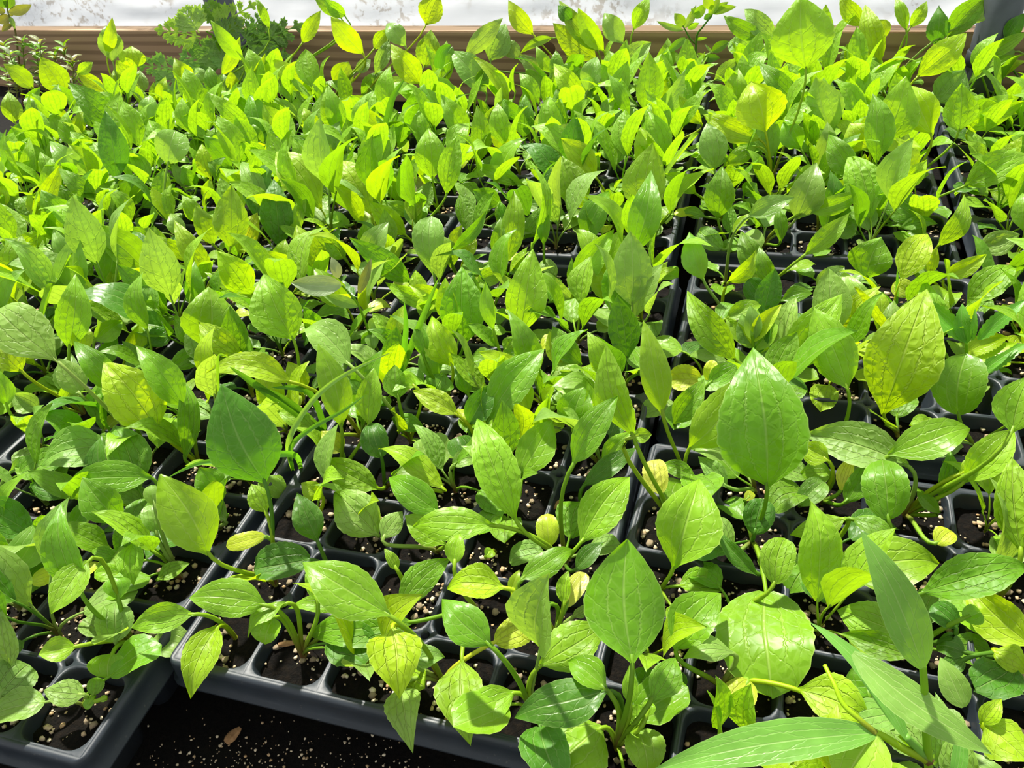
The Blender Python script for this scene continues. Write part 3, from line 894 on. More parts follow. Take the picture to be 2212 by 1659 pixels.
M 40 430 20 290 70 y r=50,560
G 795 865 433 537 205 g r=875,1010
G 690 352 726 113 80 y r=735,560
G 730 402 685 160 155 b r=740,570
G 865 442 848 297 165 y r=905,640
G 842 482 748 388 105 y r=880,640
G 812 572 738 447 135 y r=830,700
G 910 612 898 447 115 b r=925,720
G 215 572 23 412 125 y r=240,700
G 420 602 262 368 195 y r=435,720
G 350 712 377 542 85 g r=360,820
G 90 792 55 587 125 l r=100,900
G 250 750 200 610 120 b r=260,840 s=r
G 680 592 488 458 100 y r=710,700
G 500 480 600 402 80 l r=480,600
G 1000 832 960 602 135 b r=1030,930
G 1230 532 1128 382 140 y r=1270,660
G 1355 540 1255 425 90 b r=1370,660
G 1570 392 1357 132 115 l r=1660,560
G 1430 492 1552 238 95 y r=1420,640
G 1670 612 1712 342 115 y r=1680,780
G 2020 592 1757 378 155 y r=2090,740
G 1620 852 1338 598 135 l r=1750,1010
G 1450 622 1435 468 85 b r=1450,760
G 1500 602 1490 455 85 y r=1510,760
G 1530 670 1575 520 90 b r=1530,780
G 1870 882 1698 675 175 y r=1910,1010
G 1940 752 1748 632 95 b r=1985,870
G 2180 872 2120 558 135 l r=2215,1060
G 1130 832 1312 677 115 b r=1110,900 e=-8
G 1950 282 2072 68 105 y r=1960,430
G 2200 105 2030 -12 95 l r=2240,330
G 1740 185 1650 -15 65 l r=1840,420
G 810 852 1012 872 95 l r=780,940 e=-10
G 640 952 443 918 95 y r=680,1040 e=-10
G 1180 962 1442 857 115 l r=1150,1060
G 1500 1085 1318 878 165 g r=1530,1200
G 1520 1072 1542 832 75 y r=1530,1180
G 1700 942 1618 787 85 l r=1760,1010
G 80 1002 122 792 125 g r=90,1090
G 1030 662 1072 498 75 y r=1030,780
G 2190 1035 1868 872 115 g r=2240,1130
G 430 770 340 720 110 y r=440,900
G 490 890 545 715 90 y r=500,980
G 340 920 200 790 110 l r=360,1000
G 650 830 560 660 130 g r=680,920
G 1300 760 1250 560 130 b r=1330,900
G 1820 1000 1760 880 130 g r=1840,1080
G 1380 700 1250 540 130 g r=1410,840
G 1640 760 1560 640 170 b r=1660,900
G 2050 850 1960 700 120 y r=2060,960
G 160 690 260 560 70 g r=150,820
H 260 352 43 107 165 y r=305,500
H 140 102 -2 -3 100 l r=180,330
H 530 302 398 132 145 b r=560,460
H 660 162 742 -42 175 y r=700,420
H 620 542 428 292 185 y r=645,660
H 650 432 692 198 165 l r=650,600
H 910 362 1158 110 135 b r=900,540
H 1070 392 1172 138 175 b r=1060,560
H 1050 602 818 322 195 b r=1010,780
H 1190 682 972 362 100 y r=1225,860 k=25
H 1350 222 1188 -3 135 y r=1385,450
H 1760 382 1477 147 175 y r=1845,560
H 1770 332 1512 -3 135 l r=1845,560
H 1810 332 1640 47 135 y r=1845,560
H 1600 142 1508 38 105 d r=1640,400
H 1480 242 1262 337 65 l r=1540,430 e=-8
H 1410 512 1258 347 115 b r=1440,640
H 1480 472 1368 297 95 l r=1510,620
H 1670 682 1478 407 155 y r=1660,830
H 1400 592 1612 387 85 l r=1390,720
H 1700 592 1762 352 145 b r=1700,740
H 1950 452 2113 272 155 b r=1920,600
H 1930 282 1808 77 155 b r=1950,470
H 1995 197 2102 -22 115 l r=1980,430
H 2070 712 2100 337 175 l r=2080,985
H 1975 752 1838 467 95 g r=2085,985 k=15
H 540 832 652 552 215 g r=505,1060
H 440 882 232 682 125 y r=505,1040
H 200 1132 337 868 95 y r=200,1230
H 360 662 73 652 75 y r=420,760 e=-10
H 920 922 752 617 165 l r=930,1060
H 890 652 743 542 125 y r=930,760
H 1000 1052 990 677 135 l r=1020,1200
H 1010 862 1112 677 65 l r=1000,960
H 1210 1002 1117 747 185 y r=1210,1110
H 1290 892 1302 612 125 g r=1290,1020
H 1430 892 1532 637 175 l r=1400,1040
H 1370 1102 1662 787 195 b r=1330,1220
H 1890 1062 1922 827 165 b r=1880,1180
H 1780 1090 1660 925 120 b r=1810,1180
H 90 882 18 562 135 l r=135,1060
H 240 622 382 462 135 g r=230,760
H 370 602 542 507 135 b r=350,720
H 2110 812 2245 637 115 l r=2080,960
H 2150 642 2232 497 95 y r=2140,800
H 1850 852 2005 697 165 b r=1830,960
H 1290 1192 968 1068 110 l r=1330,1330
H 790 480 830 300 90 g r=800,600
H 1250 380 1180 250 120 b r=1260,560
H 1560 740 1500 570 120 g r=1580,860
H 320 320 420 190 100 y r=330,480
H 330 480 420 250 100 b r=320,620
H 200 470 300 375 90 b r=190,600
H 1280 770 1150 640 120 g r=1290,900
H 700 830 640 680 150 b r=720,960
H 1000 560 1060 420 110 g r=990,700
H 60 540 160 400 170 y r=90,700
'''
# ------------------------------------------------------------------ seedlings
def view_frame(x, y):
    d = ray(x, y); fh = Vector((d.x, d.y, 0)).normalized(); rh = Vector((fh.y, -fh.x, 0))
    return d, fh, rh, math.degrees(math.asin(-d.z))
def leaf_plane(x, y, de):
    d, fh, rh, look = view_frame(x, y)
    e = math.radians(90 - look + de); D_ = fh * math.cos(e) + Vector((0, 0, 1)) * math.sin(e)
    n = rh.cross(D_)
    if n.dot(d) > 0: n = -n
    return n
def root_plane(x, y, e=84):
    d, fh, rh, look = view_frame(x, y); e = math.radians(e)
    return rh.cross(fh * math.cos(e) + Vector((0, 0, 1)) * math.sin(e))
def place(bx, by, tx, ty, w, root, de, roll=0.0, lo=.010, eb=84):
    """base, tip, width and facing in space of a blade seen at these pixels on a plant rooted at root"""
    B = hit(bx, by, root, root_plane(bx, by, eb))
    if B.z < lo or (B - root).length > .19: B = on_z(bx, by, max(lo, min(.12, B.z)))
    n = leaf_plane(bx, by, de); T = hit(tx, ty, B, n)
    if T.z < -.02: T = on_z(tx, ty, -.005)
    dep = (B - CAM).dot(FW); wid = w / F_PX * dep
    ax = (T - B).normalized()
    if roll:
        n = Matrix.Rotation(math.radians(roll), 3, ax) @ n; wid /= max(.35, abs(math.cos(math.radians(roll))))
    return B, T, wid, n
PLANTS = {}
def plant_at(cell):
    key, i, j, wc = cell
    k = (key, i, j)
    if k not in PLANTS:
        rr = random.Random(hash((ord(key[0]), int(key[1]), i, j)) & 0xffff)
        z = LOW.get(k, SOILZ - .001)
        e = empty('seedling', wc + Vector((rr.uniform(-.007, .007), rr.uniform(-.007, .007), z - wc.z)))
        PLANTS[k] = [e, [], rr, wc]
    return PLANTS[k]
def nearest_cell(p):
    return min(CELL_LIST, key=lambda c: (c[3].x - p.x) ** 2 + (c[3].y - p.y) ** 2)
nh = 0
for row in HERO.strip().splitlines():
    t = row.split(); ox, oy, s = WIN[t[0]]
    bx, by, tx, ty = ox + float(t[1]) * s, oy + float(t[2]) * s, ox + float(t[3]) * s, oy + float(t[4]) * s
    w = float(t[5]) * s; col = t[6]; ex = dict(q.split('=') for q in t[7:])
    if 'r' in ex: rx, ry = [float(q) for q in ex['r'].split(',')]; rx, ry = ox + rx * s, oy + ry * s
    else: rx, ry = bx + (bx - tx) * .25, by + .8 * math.hypot(tx - bx, ty - by)
    P3 = on_z(rx, ry, SOILZ); pl = plant_at(nearest_cell(P3)); rr = pl[2]
    de = float(ex['e']) if 'e' in ex else (rr.uniform(-2, 12) - (14 if col == 'b' else 0) if ty < by - 10 else rr.uniform(-24, -12))
    sh = ex.get('s', 'o')
    B, T, wid, n = place(bx, by, tx, ty, w, pl[0].location, de, float(ex.get('k', 0)))
    L = (T - B).length
    if L > .125: T = B + (T - B) * (.125 / L)
    add_leaf(pl[0], B, T, wid * ((1.02 if sh == 'o' else .99) - .13 * abs(math.sin(2 * math.atan2(ty - by, tx - bx)))), n, col, rr, sh, fold=float(ex.get('f', rr.uniform(.16, .55))), arch=rr.uniform(.03, .15), wave=rr.uniform(.06, .20) if sh == 'o' else .06,
             teeth=.02 if sh == 'r' else rr.uniform(.008, .026), hook=float(ex.get('h', rr.choice((0, .15, .35, .6)))), nu=18, nt=8, curl=rr.choice((0, .1, .25)))
    pl[1].append((col, L)); nh += 1

# --- seedling prototypes for the cells whose leaves are mostly hidden
PROTO = []
for k in range(16):
    rr = random.Random(100 + k); lv = []
    tall = (.55, .8, 1.0, 1.2)[k % 4]
    n = rr.randint(5, 7); a0 = rr.uniform(0, 6.28)
    for i in range(n):
        a = a0 + i * 2.4 + rr.uniform(-.3, .3); s = i / (n - 1)
        lo_ = s < .35
        out = Vector((math.cos(a), math.sin(a), 0))
        rad = rr.uniform(.012, .022) if lo_ else rr.uniform(.006, .020)
        hz = (rr.uniform(.010, .020) if lo_ else rr.uniform(.022, .050)) * tall
        B = out * rad + Vector((0, 0, hz)); L = (rr.uniform(.022, .034) if lo_ else rr.uniform(.046, .070)) * (.75 + .25 * tall)
        el = math.radians(rr.uniform(-15, 20) if lo_ else rr.uniform(42, 84))
        dirv = out * math.cos(el) + Vector((0, 0, math.sin(el))); side = Vector((-out.y, out.x, 0)) * rr.uniform(-.35, .35)
        dirv = (dirv + side).normalized(); N = (Vector((0, 0, 1)) * math.cos(el) - out * math.sin(el)); N = (N + side * rr.uniform(-.6, .6)).normalized()
        w = L * (rr.uniform(.72, .9) if lo_ else rr.uniform(.42, .56))
        nz = (N - dirv * N.dot(dirv)).normalized(); M3 = Matrix((dirv.cross(nz), dirv, nz)).transposed()
        bl = blade(L, w, rr, 'r' if lo_ else 'o', fold=rr.uniform(.1, .4), arch=rr.uniform(.0, .1), twist=rr.uniform(-.3, .3), wave=rr.uniform(.04, .14), teeth=.02, nu=11, nt=6, hook=rr.choice((0, .2, .4)))
        me = leaf_mesh(bl, M_LEAF, M3)
        st = tube(bez(-B, -B + Vector((0, 0, B.length * .4)), -dirv * (B.length * .3), dirv * .003, 6), .0012, .0008, 5)
        lv.append((me, B, st, 'o' if lo_ and rr.random() < .16 else None))
    PROTO.append(lv)
MIXC = 'gggllllbbdyy'
def proto_plant(cell, scale):
    pl = plant_at(cell); rr = pl[2]; e = pl[0]
    e.rotation_euler.z = rr.uniform(0, 6.28); e.scale = (scale, scale, scale)
    main = rr.choice(MIXC)
    for me, B, st, c in PROTO[rr.randrange(len(PROTO))]:
        o = link('leaf', me, e, None, B); cc = c or (main if rr.random() < .6 else rr.choice(MIXC)); o.color = tint(cc, rr)
        s = link('leaf_stalk', st, o); s.color = stalk_tint(o.color); pl[1].append((main, .04))
def low_leaves(pl):
    """the small older leaves at the foot of a seedling whose upper leaves are built singly"""
    e, rr = pl[0], pl[2]
    for me, B, st, c in [q for q in PROTO[rr.randrange(len(PROTO))]][:rr.randint(2, 3)]:
        a = rr.uniform(0, 6.28); R = Matrix.Rotation(a, 4, 'Z')
        o = link('leaf', me, e); o.matrix_local = R @ Matrix.Translation(B) ; o.color = tint(c or rr.choice('glbgd'), rr)
        s = link('leaf_stalk', st, o); s.color = stalk_tint(o.color)
for k, pl in PLANTS.items():
    near = (wc_ := pl[3] - CAM).length < .62
    if pl[2].random() < (.55 if near else .9): low_leaves(pl)
    if (wc_.length > .56 and k[0] not in ('R1', 'R2')) or (wc_.length > .85):
        rr = pl[2]; pr = PROTO[rr.randrange(len(PROTO))]
        for me, B, st, c in rr.sample(pr[-3:], 1 if len(pl[1]) > 2 else 2):
            o = link('leaf', me, pl[0]); o.matrix_local = Matrix.Rotation(rr.uniform(0, 6.28), 4, 'Z') @ Matrix.Scale(.72, 4) @ Matrix.Translation(B); o.color = tint(rr.choice('glbgly'), rr)
            s = link('leaf_stalk', st, o); s.color = stalk_tint(o.color)
EMPTY_CELLS = {('R2', 2, 0), ('R2', 4, 1), ('R2', 3, 1), ('T1', 1, 0), ('R2', 4, 2)}
cand, outside = [], []
for c in CELL_LIST:
    k = c[:3]
    if k in PLANTS or k in EMPTY_CELLS: continue
    x, y = pix(c[3]); x2, y2 = pix(c[3] + Vector((0, 0, .06)))
    if -30 < x < 2240 and y2 < 1659 and y > -10 and y < 1760: cand.append(((c[3] - CAM).length, c))
    elif (c[3] - CAM).length > .30: outside.append((9, c))
cand.sort(key=lambda q: q[0])
room = 298 - len(PLANTS)
NEARF = {'T1': .95, 'R1': .7, 'L1': .95, 'R2': .8, 'M1': 1.2, 'T2': 1.1, 'L2': 1.1, 'M2': 1.2, 'N2': 1.25, 'R3': 1.0, 'R4': 1.0}
rf = random.Random(5)
for q, (d, c) in enumerate(cand):
    if q < room: proto_plant(c, NEARF[c[0]] * rf.uniform(.85, 1.15))
rest = cand[max(0, room):] + outside
if rest:
    v, f, rel, mm = [], [], [], []
    for d, c in rest:
        R = Matrix.Translation(c[3] + Vector((0, 0, SOILZ))) @ Matrix.Rotation(rf.uniform(0, 6.28), 4, 'Z') @ Matrix.Scale(.62 if c[0] in ('R1', 'T1', 'L1') else 1.0, 4)
        for me, B, st, _ in PROTO[rf.randrange(len(PROTO))]:
            for src in (me, st):
                o = len(v)
                for q in src.vertices: v.append(tuple(R @ (q.co + B)))
                n0 = len(src.vertices); tmp = [(0, .5)] * n0; tm2 = [(0, 0)] * n0
                l1 = src.uv_layers['rel'].data; l2 = src.uv_layers['mm'].data if 'mm' in src.uv_layers else None
                for l in src.loops:
                    tmp[l.vertex_index] = tuple(l1[l.index].uv)
                    if l2: tm2[l.vertex_index] = tuple(l2[l.index].uv)
                rel += tmp; mm += tm2
                f += [tuple(o + t for t in p.vertices) for p in src.polygons]
    ob = link('seedling_foliage', leaf_mesh((v, f, rel, mm), M_LEAF, None, 'seedling_foliage')); ob.color = tint('l', rf)
    tag(ob, 'crowded seedling foliage filling the farthest and outermost tray cells', 'foliage', None, 'stuff')
NUMW = ['no', 'one', 'two', 'three', 'four', 'five', 'six', 'seven', 'eight', 'nine', 'ten']
TW = {t[0]: t[6] for t in TRAYS}
for (key, i, j), (e, lv, rr, wc) in PLANTS.items():
    cols = [c for c, L in lv]; main = max(set(cols), key=cols.count) if cols else 'l'
    tag(e, '%s broad-leaved seedling, %s cell from left, %s row from front, %s' % (WORD[main], ORD[i], ORD[j], TW[key]), 'seedling', 'seedlings in the plug trays')

# ------------------------------------------------------------------ weeds
def weed(name, label, root, cat='weed'):
    e = empty(name, root); tag(e, label, cat); return e
def stem(e, pts, r0, r1, col, name='stem'):
    o = link(name, tube([p - e.location for p in pts], r0, r1, 7, name), e); o.color = tint(col); return o
def smooth(pts, n=6):
    out = []
    for i in range(len(pts) - 1):
        a, b, c, d = pts[max(i - 1, 0)], pts[i], pts[i + 1], pts[min(i + 2, len(pts) - 1)]
        for k in range(n):
            t = k / n; out.append(.5 * ((2 * b) + (c - a) * t + (2 * a - 5 * b + 4 * c - d) * t * t + (3 * b - a - 3 * c + d) * t ** 3))
    return out + [pts[-1]]
def W(win, x, y): ox, oy, s = WIN[win]; return ox + x * s, oy + y * s
WIN.update({'X': (1900, 600, .14105), 'Y': (440, 560, .1808), 'Z': (1350, 0, .1582), 'O': (300, 0, .1808), 'L': (0, 0, .1808)})
rw = random.Random(3)
def hang(e, win, rows, mat=None, shape='n', e_root=86, **kw):
    for r in rows:
        bx, by = W(win, r[0], r[1]); tx, ty = W(win, r[2], r[3]); w = r[4] * WIN[win][2]
        B = hit(bx, by, e.location, root_plane(bx, by, e_root)); n = leaf_plane(bx, by, r[6] if len(r) > 6 else rw.uniform(-5, 10)); T = hit(tx, ty, B, n)
        dep = (B - CAM).dot(FW)
        k2 = dict(fold=.25, arch=.06, wave=.05, teeth=.01, nu=16, nt=6, hook=.1); k2.update(kw)
        add_leaf(e, B, T, w / F_PX * dep, n, r[5], rw, shape, mat or M_WEED, stalk=False, **k2)
def wpts(e, win, pts, e_root=86):
    return [hit(*W(win, x, y), e.location, root_plane(*W(win, x, y), e_root)) for x, y in pts]
# long-leaved weed at lower right
rt = on_z(*W('C', 1745, 1560), SOILZ)
e = weed('long_leaved_weed', 'tall weed with long smooth blue-green leaves rising over lower right tray', rt)
def cz(pts): return [on_z(*W('C', x, y), z) for x, y, z in pts]
stem(e, smooth([rt] + cz([(1730, 1400, .03), (1722, 1290, .055), (1712, 1180, .070), (1705, 1040, .088), (1700, 900, .105), (1693, 800, .115)])), .0021, .0014, 'l')
stem(e, smooth(cz([(1722, 1290, .055), (1600, 1230, .066), (1500, 1170, .074), (1450, 1145, .078)])), .0020, .0014, 'y', 'branch')
stem(e, smooth(cz([(1450, 1145, .078), (1370, 1080, .082), (1285, 1000, .085), (1240, 900, .088), (1190, 800, .088)])), .0013, .0009, 'y', 'branch')
stem(e, smooth(cz([(1722, 1290, .055), (1680, 1240, .062), (1605, 1165, .072)])), .0024, .0016, 'm', 'branch')
for bx, by, zb, tx, ty, zt, w, col, ro in [(1693, 815, .115, 1398, 135, .165, 225, 'm', 0), (1615, 1185, .071, 1145, 570, .100, 135, 'm', 25), (1462, 1148, .078, 295, 1335, .070, 215, 'm', 0), (1450, 1150, .078, 1270, 1440, .066, 320, 'l', 0),
              (1335, 738, .100, 2065, 1258, .092, 195, 'b', 0), (1905, 1015, .030, 1788, 762, .045, 150, 'b', 0), (1850, 1400, .030, 1885, 1100, .05, 80, 'm', 0)]:
    B = on_z(*W('C', bx, by), zb); T = on_z(*W('C', tx, ty), zt); ax = (T - B).normalized(); n = CAM - B.lerp(T, .5); n = (n.normalized() + Vector((0, 0, .35))); n = Matrix.Rotation(math.radians(ro), 3, ax) @ n
    add_leaf(e, B, T, w * WIN['C'][2] / F_PX * (B - CAM).dot(FW), n, col, rw, 'n', M_WEED, stalk=False, fold=.16, arch=.05, wave=.05, teeth=.012, nu=22, nt=8, hook=.15, twist=rw.uniform(-.15, .15))
# serrated weed at right
rt = on_z(*W('X', 1330, 1750), SOILZ)
e = weed('serrated_weed', 'small weed with narrow saw-edged leaves beside the dark empty cell at right', rt)
stem(e, smooth([rt] + wpts(e, 'X', [(1335, 1500), (1330, 1200), (1330, 1000)])), .0014, .001, 'l')
hang(e, 'X', [(1320, 980, 560, 275, 280, 'n', -5), (1330, 1000, 1265, 395, 260, 'n', 8), (1430, 960, 1465, 470, 100, 'n', 10), (1500, 940, 2270, 320, 250, 'n', 0),
              (1345, 1150, 1980, 900, 330, 'y', -12), (1340, 1230, 2120, 990, 200, 'y', -10), (1560, 1460, 2280, 990, 270, 'n', -10)], shape='n', teeth=.10, nu=22, fold=.3)
# silvery weed
rt = on_z(*W('Y', 2170, 1250), SOILZ)
e = weed('silvery_weed', 'slender weed with silvery drooping leaves leaning left over near middle tray', rt)
stem(e, smooth([rt] + wpts(e, 'Y', [(2080, 1080), (1980, 880), (1860, 570), (1760, 430), (1650, 310)])), .0012, .0009, 'g')
hang(e, 'Y', [(1640, 310, 1035, 275, 270, 'v', -10), (1610, 225, 1525, -25, 140, 'v'), (1850, 560, 1405, 415, 150, 'b', -8), (1855, 410, 2005, -10, 120, 'k'), (2000, 890, 2030, 1080, 170, 'b', -15),
              (2010, 880, 1880, 1010, 130, 'g'), (1980, 860, 2150, 700, 200, 'b')])
# narrow-leaved rosette, right tray
rt = on_z(*W('D', 940, 440), SOILZ)
e = weed('narrow_leaved_weed', 'upright weed with narrow folded leaves at front left of second right tray', rt)
stem(e, smooth([rt] + wpts(e, 'D', [(936, 380), (932, 320), (930, 270)])), .0016, .0012, 'l')
hang(e, 'D', [(928, 330, 878, 170, 110, 'b', 5), (930, 300, 1068, 125, 85, 'y', 5), (938, 340, 1050, 190, 90, 'l', 5), (925, 320, 800, 185, 75, 'l'), (945, 360, 1012, 190, 65, 'd', 10), (930, 290, 918, 128, 85, 'b', 10),
              (935, 370, 1090, 300, 60, 'g')], fold=.5)
# grasses
def grass(label, rows):
    r0 = on_z(*W(rows[0][0], *rows[0][1][0][:2]), SOILZ); e = weed('grass_weed', label, r0, 'grass')
    for win, pts, w, col in rows:
        p3 = smooth([on_z(*W(win, q[0], q[1]), q[2]) for q in pts] if len(pts[0]) > 2 else wpts(e, win, pts, 103), 5); v, f, rel, mm = [], [], [], []
        dep = (p3[0] - CAM).dot(FW); hw = .5 * w * WIN[win][2] / F_PX * dep; acc = 0; n = len(p3)
        for i, q in enumerate(p3):
            d = (p3[min(i + 1, n - 1)] - p3[max(i - 1, 0)]).normalized(); view = (CAM - q).normalized()
            s = d.cross(view).normalized(); nn = s.cross(d)
            if i: acc += (q - p3[i - 1]).length
            h = hw * min(1, .6 + i / n * 2) * (1 - (i / (n - 1)) ** 4)
            for t in (-1, -.5, 0, .5, 1):
                v.append(tuple(q - e.location + s * h * t + nn * h * .45 * abs(t))); rel.append((i / n, .5 + t / 2)); mm.append((h * t * 1000, acc * 1000))
        for i in range(n - 1):
            for j in range(4): a = i * 5 + j; f.append((a, a + 1, a + 6, a + 5))
        o = link('grass_blade', leaf_mesh((v, f, rel, mm), M_GRASS, None, 'grass_blade'), e); o.color = tint(col)
grass('arching broad grass blades bending left over near left tray', [('E', [(1040, 280), (930, 190), (790, 125), (650, 105), (560, 130), (515, 190)], 45, 'b'), ('E', [(1040, 280), (900, 190), (760, 135), (660, 160), (600, 250), (605, 410)], 55, 'b'), ('M', [(1065, 950), (1040, 860), (985, 740), (985, 640)], 75, 'b')])
grass('long thin grass blades crossing the near middle tray diagonally', [('F', [(90, 1150, SOILZ), (62, 1000, .045), (130, 840, .062), (260, 680, .078), (440, 555, .088), (690, 440, .092)], 30, 'b'),
       ('F', [(90, 1150, SOILZ), (80, 1010, .043), (200, 900, .060), (380, 800, .072), (530, 695, .080)], 26, 'n'), ('E', [(1800, 1150, SOILZ), (1760, 1060, .040), (1600, 1060, .055), (1360, 1090, .060), (1180, 1110, .062), (1000, 1195, .058)], 34, 'n')])
grass('upright tuft of dark grass blades in middle of near middle tray', [('F', [(690, 670), (745, 480), (765, 300), (755, 140)], 36, 'n'), ('F', [(690, 670), (760, 500), (860, 250), (965, -10)], 40, 'n'), ('F', [(690, 670), (650, 610), (600, 540), (560, 485)], 60, 'y'), ('F', [(840, 1040), (800, 930), (770, 840)], 16, 'l')])
grass('dark grass blades lying low behind the large dark leaf', [('E', [(1950, 940), (1700, 760), (1500, 620), (1370, 530)], 42, 'd'), ('E', [(1950, 940), (1800, 800), (1650, 700), (1480, 640)], 40, 'd'), ('E', [(1950, 940), (1850, 690), (1620, 655)], 36, 'd'), ('E', [(1310, 720), (1300, 560), (1310, 460), (1370, 480)], 16, 'l')])
grass('dark upright grass blades among the far middle seedlings', [('H', [(340, 1080), (390, 860), (440, 640), (520, 510)], 45, 'd'), ('H', [(340, 1080), (310, 960), (270, 870), (215, 820)], 16, 'd'), ('H', [(740, 440), (760, 340), (820, 290)], 70, 'd'), ('H', [(340, 1080), (420, 900), (470, 740)], 30, 'd')])
grass('single thin grass shoot in the second right tray', [('J', [(1460, 1010), (1465, 880), (1468, 762)], 18, 'n'), ('J', [(1460, 1010), (1400, 930), (1300, 870)], 20, 'n')])
# clover
rt = on_z(*W('G', 1150, 840), SOILZ); e = weed('clover_seedling', 'tiny clover with two round grey-green leaflets at far left', rt)
hang(e, 'G', [(1200, 700, 1112, 672, 70, 'm', -15), (1205, 700, 1295, 676, 75, 'm', -15)], shape='r', fold=.1)
stem(e, smooth([rt] + wpts(e, 'G', [(1170, 770), (1202, 702)])), .0009, .0007, 'm')
# weeds standing in front of the board
bn = Vector((-bdir.y, bdir.x, 0))
def by_board(px, py, off=1.0):
    q = hit(px, py, BA - bn * off * P, bn); return Vector((q.x, q.y, -.0665))
def lobe(v, f, a, d, s, n, L, w):
    o = len(v)
    for u, k in ((0, .28), (.35, 1), (.7, .8), (1, .05)):
        c = a + d * (L * u) + n * (L * .10 * u * u)
        v += [c - s * (w * .5 * k), c + n * (w * -.12 * k), c + s * (w * .5 * k)]
    for i in range(3):
        for j in range(2): q = o + i * 3 + j; f.append((q, q + 1, q + 4, q + 3))
def lacy(e, B, T, w, n, col):
    ax = (T - B); L = ax.length; ax.normalize(); n = (n - ax * n.dot(ax)).normalized(); s = ax.cross(n)
    v, f = [], []; O = Vector((0, 0, 0))
    for i in range(5):
        u = .14 + .72 * i / 4 + rw.uniform(-.03, .03); c = ax * (L * u) - n * (L * .25 * u * u); ll = w * .72 * (1 - u) ** .55 * min(1, .55 + u * 2.2) * rw.uniform(.85, 1.1)
        for sg in (-1, 1):
            d = (s * sg + ax * .75 - n * rw.uniform(0, .25)).normalized(); lobe(v, f, c, d, d.cross(n), n, ll, ll * .36)
            for q, r_ in ((.35, .42), (.6, .34)):
                for s2 in (-1, 1):
                    d2 = (d + d.cross(n) * s2 * .9).normalized(); lobe(v, f, c + d * (ll * q), d2, d2.cross(n), n, ll * r_, ll * .21)
    lobe(v, f, ax * (L * .82) - n * (L * .17), (ax - n * .4).normalized(), s, n, L * .26, w * .16)
    for i in range(8):                       # midrib strip
        u = i / 7; c = ax * (L * u) - n * (L * .25 * u * u); v += [c - s * .0012, c + s * .0012]
        if i: k = len(v); f.append((k - 4, k - 3, k - 1, k - 2))
    v = [tuple(q) for q in v]
    me = leaf_mesh((v, f, [(.5, .3)] * len(v), [(q[0] * 1000, q[2] * 1000) for q in v]), M_WEED)
    o = link('leaf', me, e, None, B - e.location); o.color = tint(col, rw); return o
rt = by_board(488, 205, 3.2); e = weed('lacy_leaved_weed', 'bushy dark green weed with deeply cut lacy leaves before the board', rt)
st = wpts(e, 'G', [(1490, 620), (1470, 480), (1420, 330), (1370, 220)], 90); stem(e, smooth([rt] + st), .0035, .002, 'g')
for pts in ([(1440, 400), (1400, 260), (1330, 200)], [(1460, 450), (1560, 330), (1650, 200)], [(1480, 520), (1320, 470), (1180, 470)]): stem(e, smooth(wpts(e, 'G', pts, 90)), .002, .0013, 'g', 'branch')
for r in [(1350, 215, 1000, 175, 210, 'l', -5), (1380, 190, 1650, 15, 200, 'l', 5), (1340, 190, 1180, 50, 230, 'b', 5), (1400, 170, 1330, 20, 160, 'g', 10), (1470, 430, 1160, 330, 230, 'm', -10), (1490, 400, 1240, 260, 200, 'm', 0),
          (1430, 480, 1180, 560, 190, 'm', -15), (1480, 520, 1360, 640, 190, 'm', -20), (1520, 360, 1740, 450, 220, 'g', -10), (1560, 300, 1960, 140, 240, 'd', 0), (1540, 320, 1850, 330, 220, 'd', -10), (1150, 460, 890, 410, 190, 'm', -5),
          (1180, 480, 980, 590, 180, 'm', -15), (1500, 540, 1500, 700, 200, 'd', -20), (1560, 480, 1760, 620, 220, 'd', -15), (1600, 250, 1720, 60, 130, 'd', 5), (1440, 250, 1560, 130, 180, 'd', 5), (1650, 240, 1850, 240, 200, 'd', -5), (1640, 380, 1960, 400, 200, 'd', -10),
          (1530, 420, 1380, 300, 180, 'm', 0), (1500, 460, 1640, 380, 200, 'g', 0)]:
    bx, by = W('G', r[0], r[1]); tx, ty = W('G', r[2], r[3]); B = hit(bx, by, e.location, root_plane(bx, by, 90)); B += bn * P * rw.uniform(-.6, .5)
    n = leaf_plane(bx, by, r[6] - 8); T = hit(tx, ty, B, n); lacy(e, B, T, r[4] * WIN['G'][2] / F_PX * (B - CAM).dot(FW), n, r[5])
# branching weed before the board, right of centre
rt = by_board(1503, 150, .7); e = weed('branching_weed', 'thin branching weed with lance-shaped leaves before the board, right of centre', rt)
stem(e, smooth([rt] + wpts(e, 'Z', [(955, 900), (965, 700), (985, 480), (1060, 370), (1180, 220)], 90)), .0022, .0012, 'd')
stem(e, smooth(wpts(e, 'Z', [(965, 600), (900, 540), (830, 420), (790, 350)], 90)), .0015, .0009, 'd', 'branch')
hang(e, 'Z', [(1190, 120, 1090, -80, 150, 'y'), (1195, 180, 1525, 92, 110, 'l'), (1200, 180, 1415, 25, 100, 'l'), (960, 250, 1110, 50, 140, 'l'), (820, 380, 972, 65, 110, 'b'), (805, 360, 675, 180, 150, 'l'), (800, 410, 430, 285, 90, 'b', -8),
              (860, 390, 1015, 315, 90, 'l'), (1080, 260, 1205, 185, 90, 'd'), (830, 520, 555, 725, 120, 'g', -12), (960, 540, 1125, 518, 50, 'l'), (1110, 780, 975, 725, 70, 'l'), (1190, 700, 1432, 565, 140, 'g'), (1200, 720, 1095, 605, 40, 'b'),
              (1150, 200, 1300, -40, 120, 'l'), (1020, 240, 900, 120, 100, 'l'), (1070, 800, 1300, 790, 120, 'd')], e_root=90)
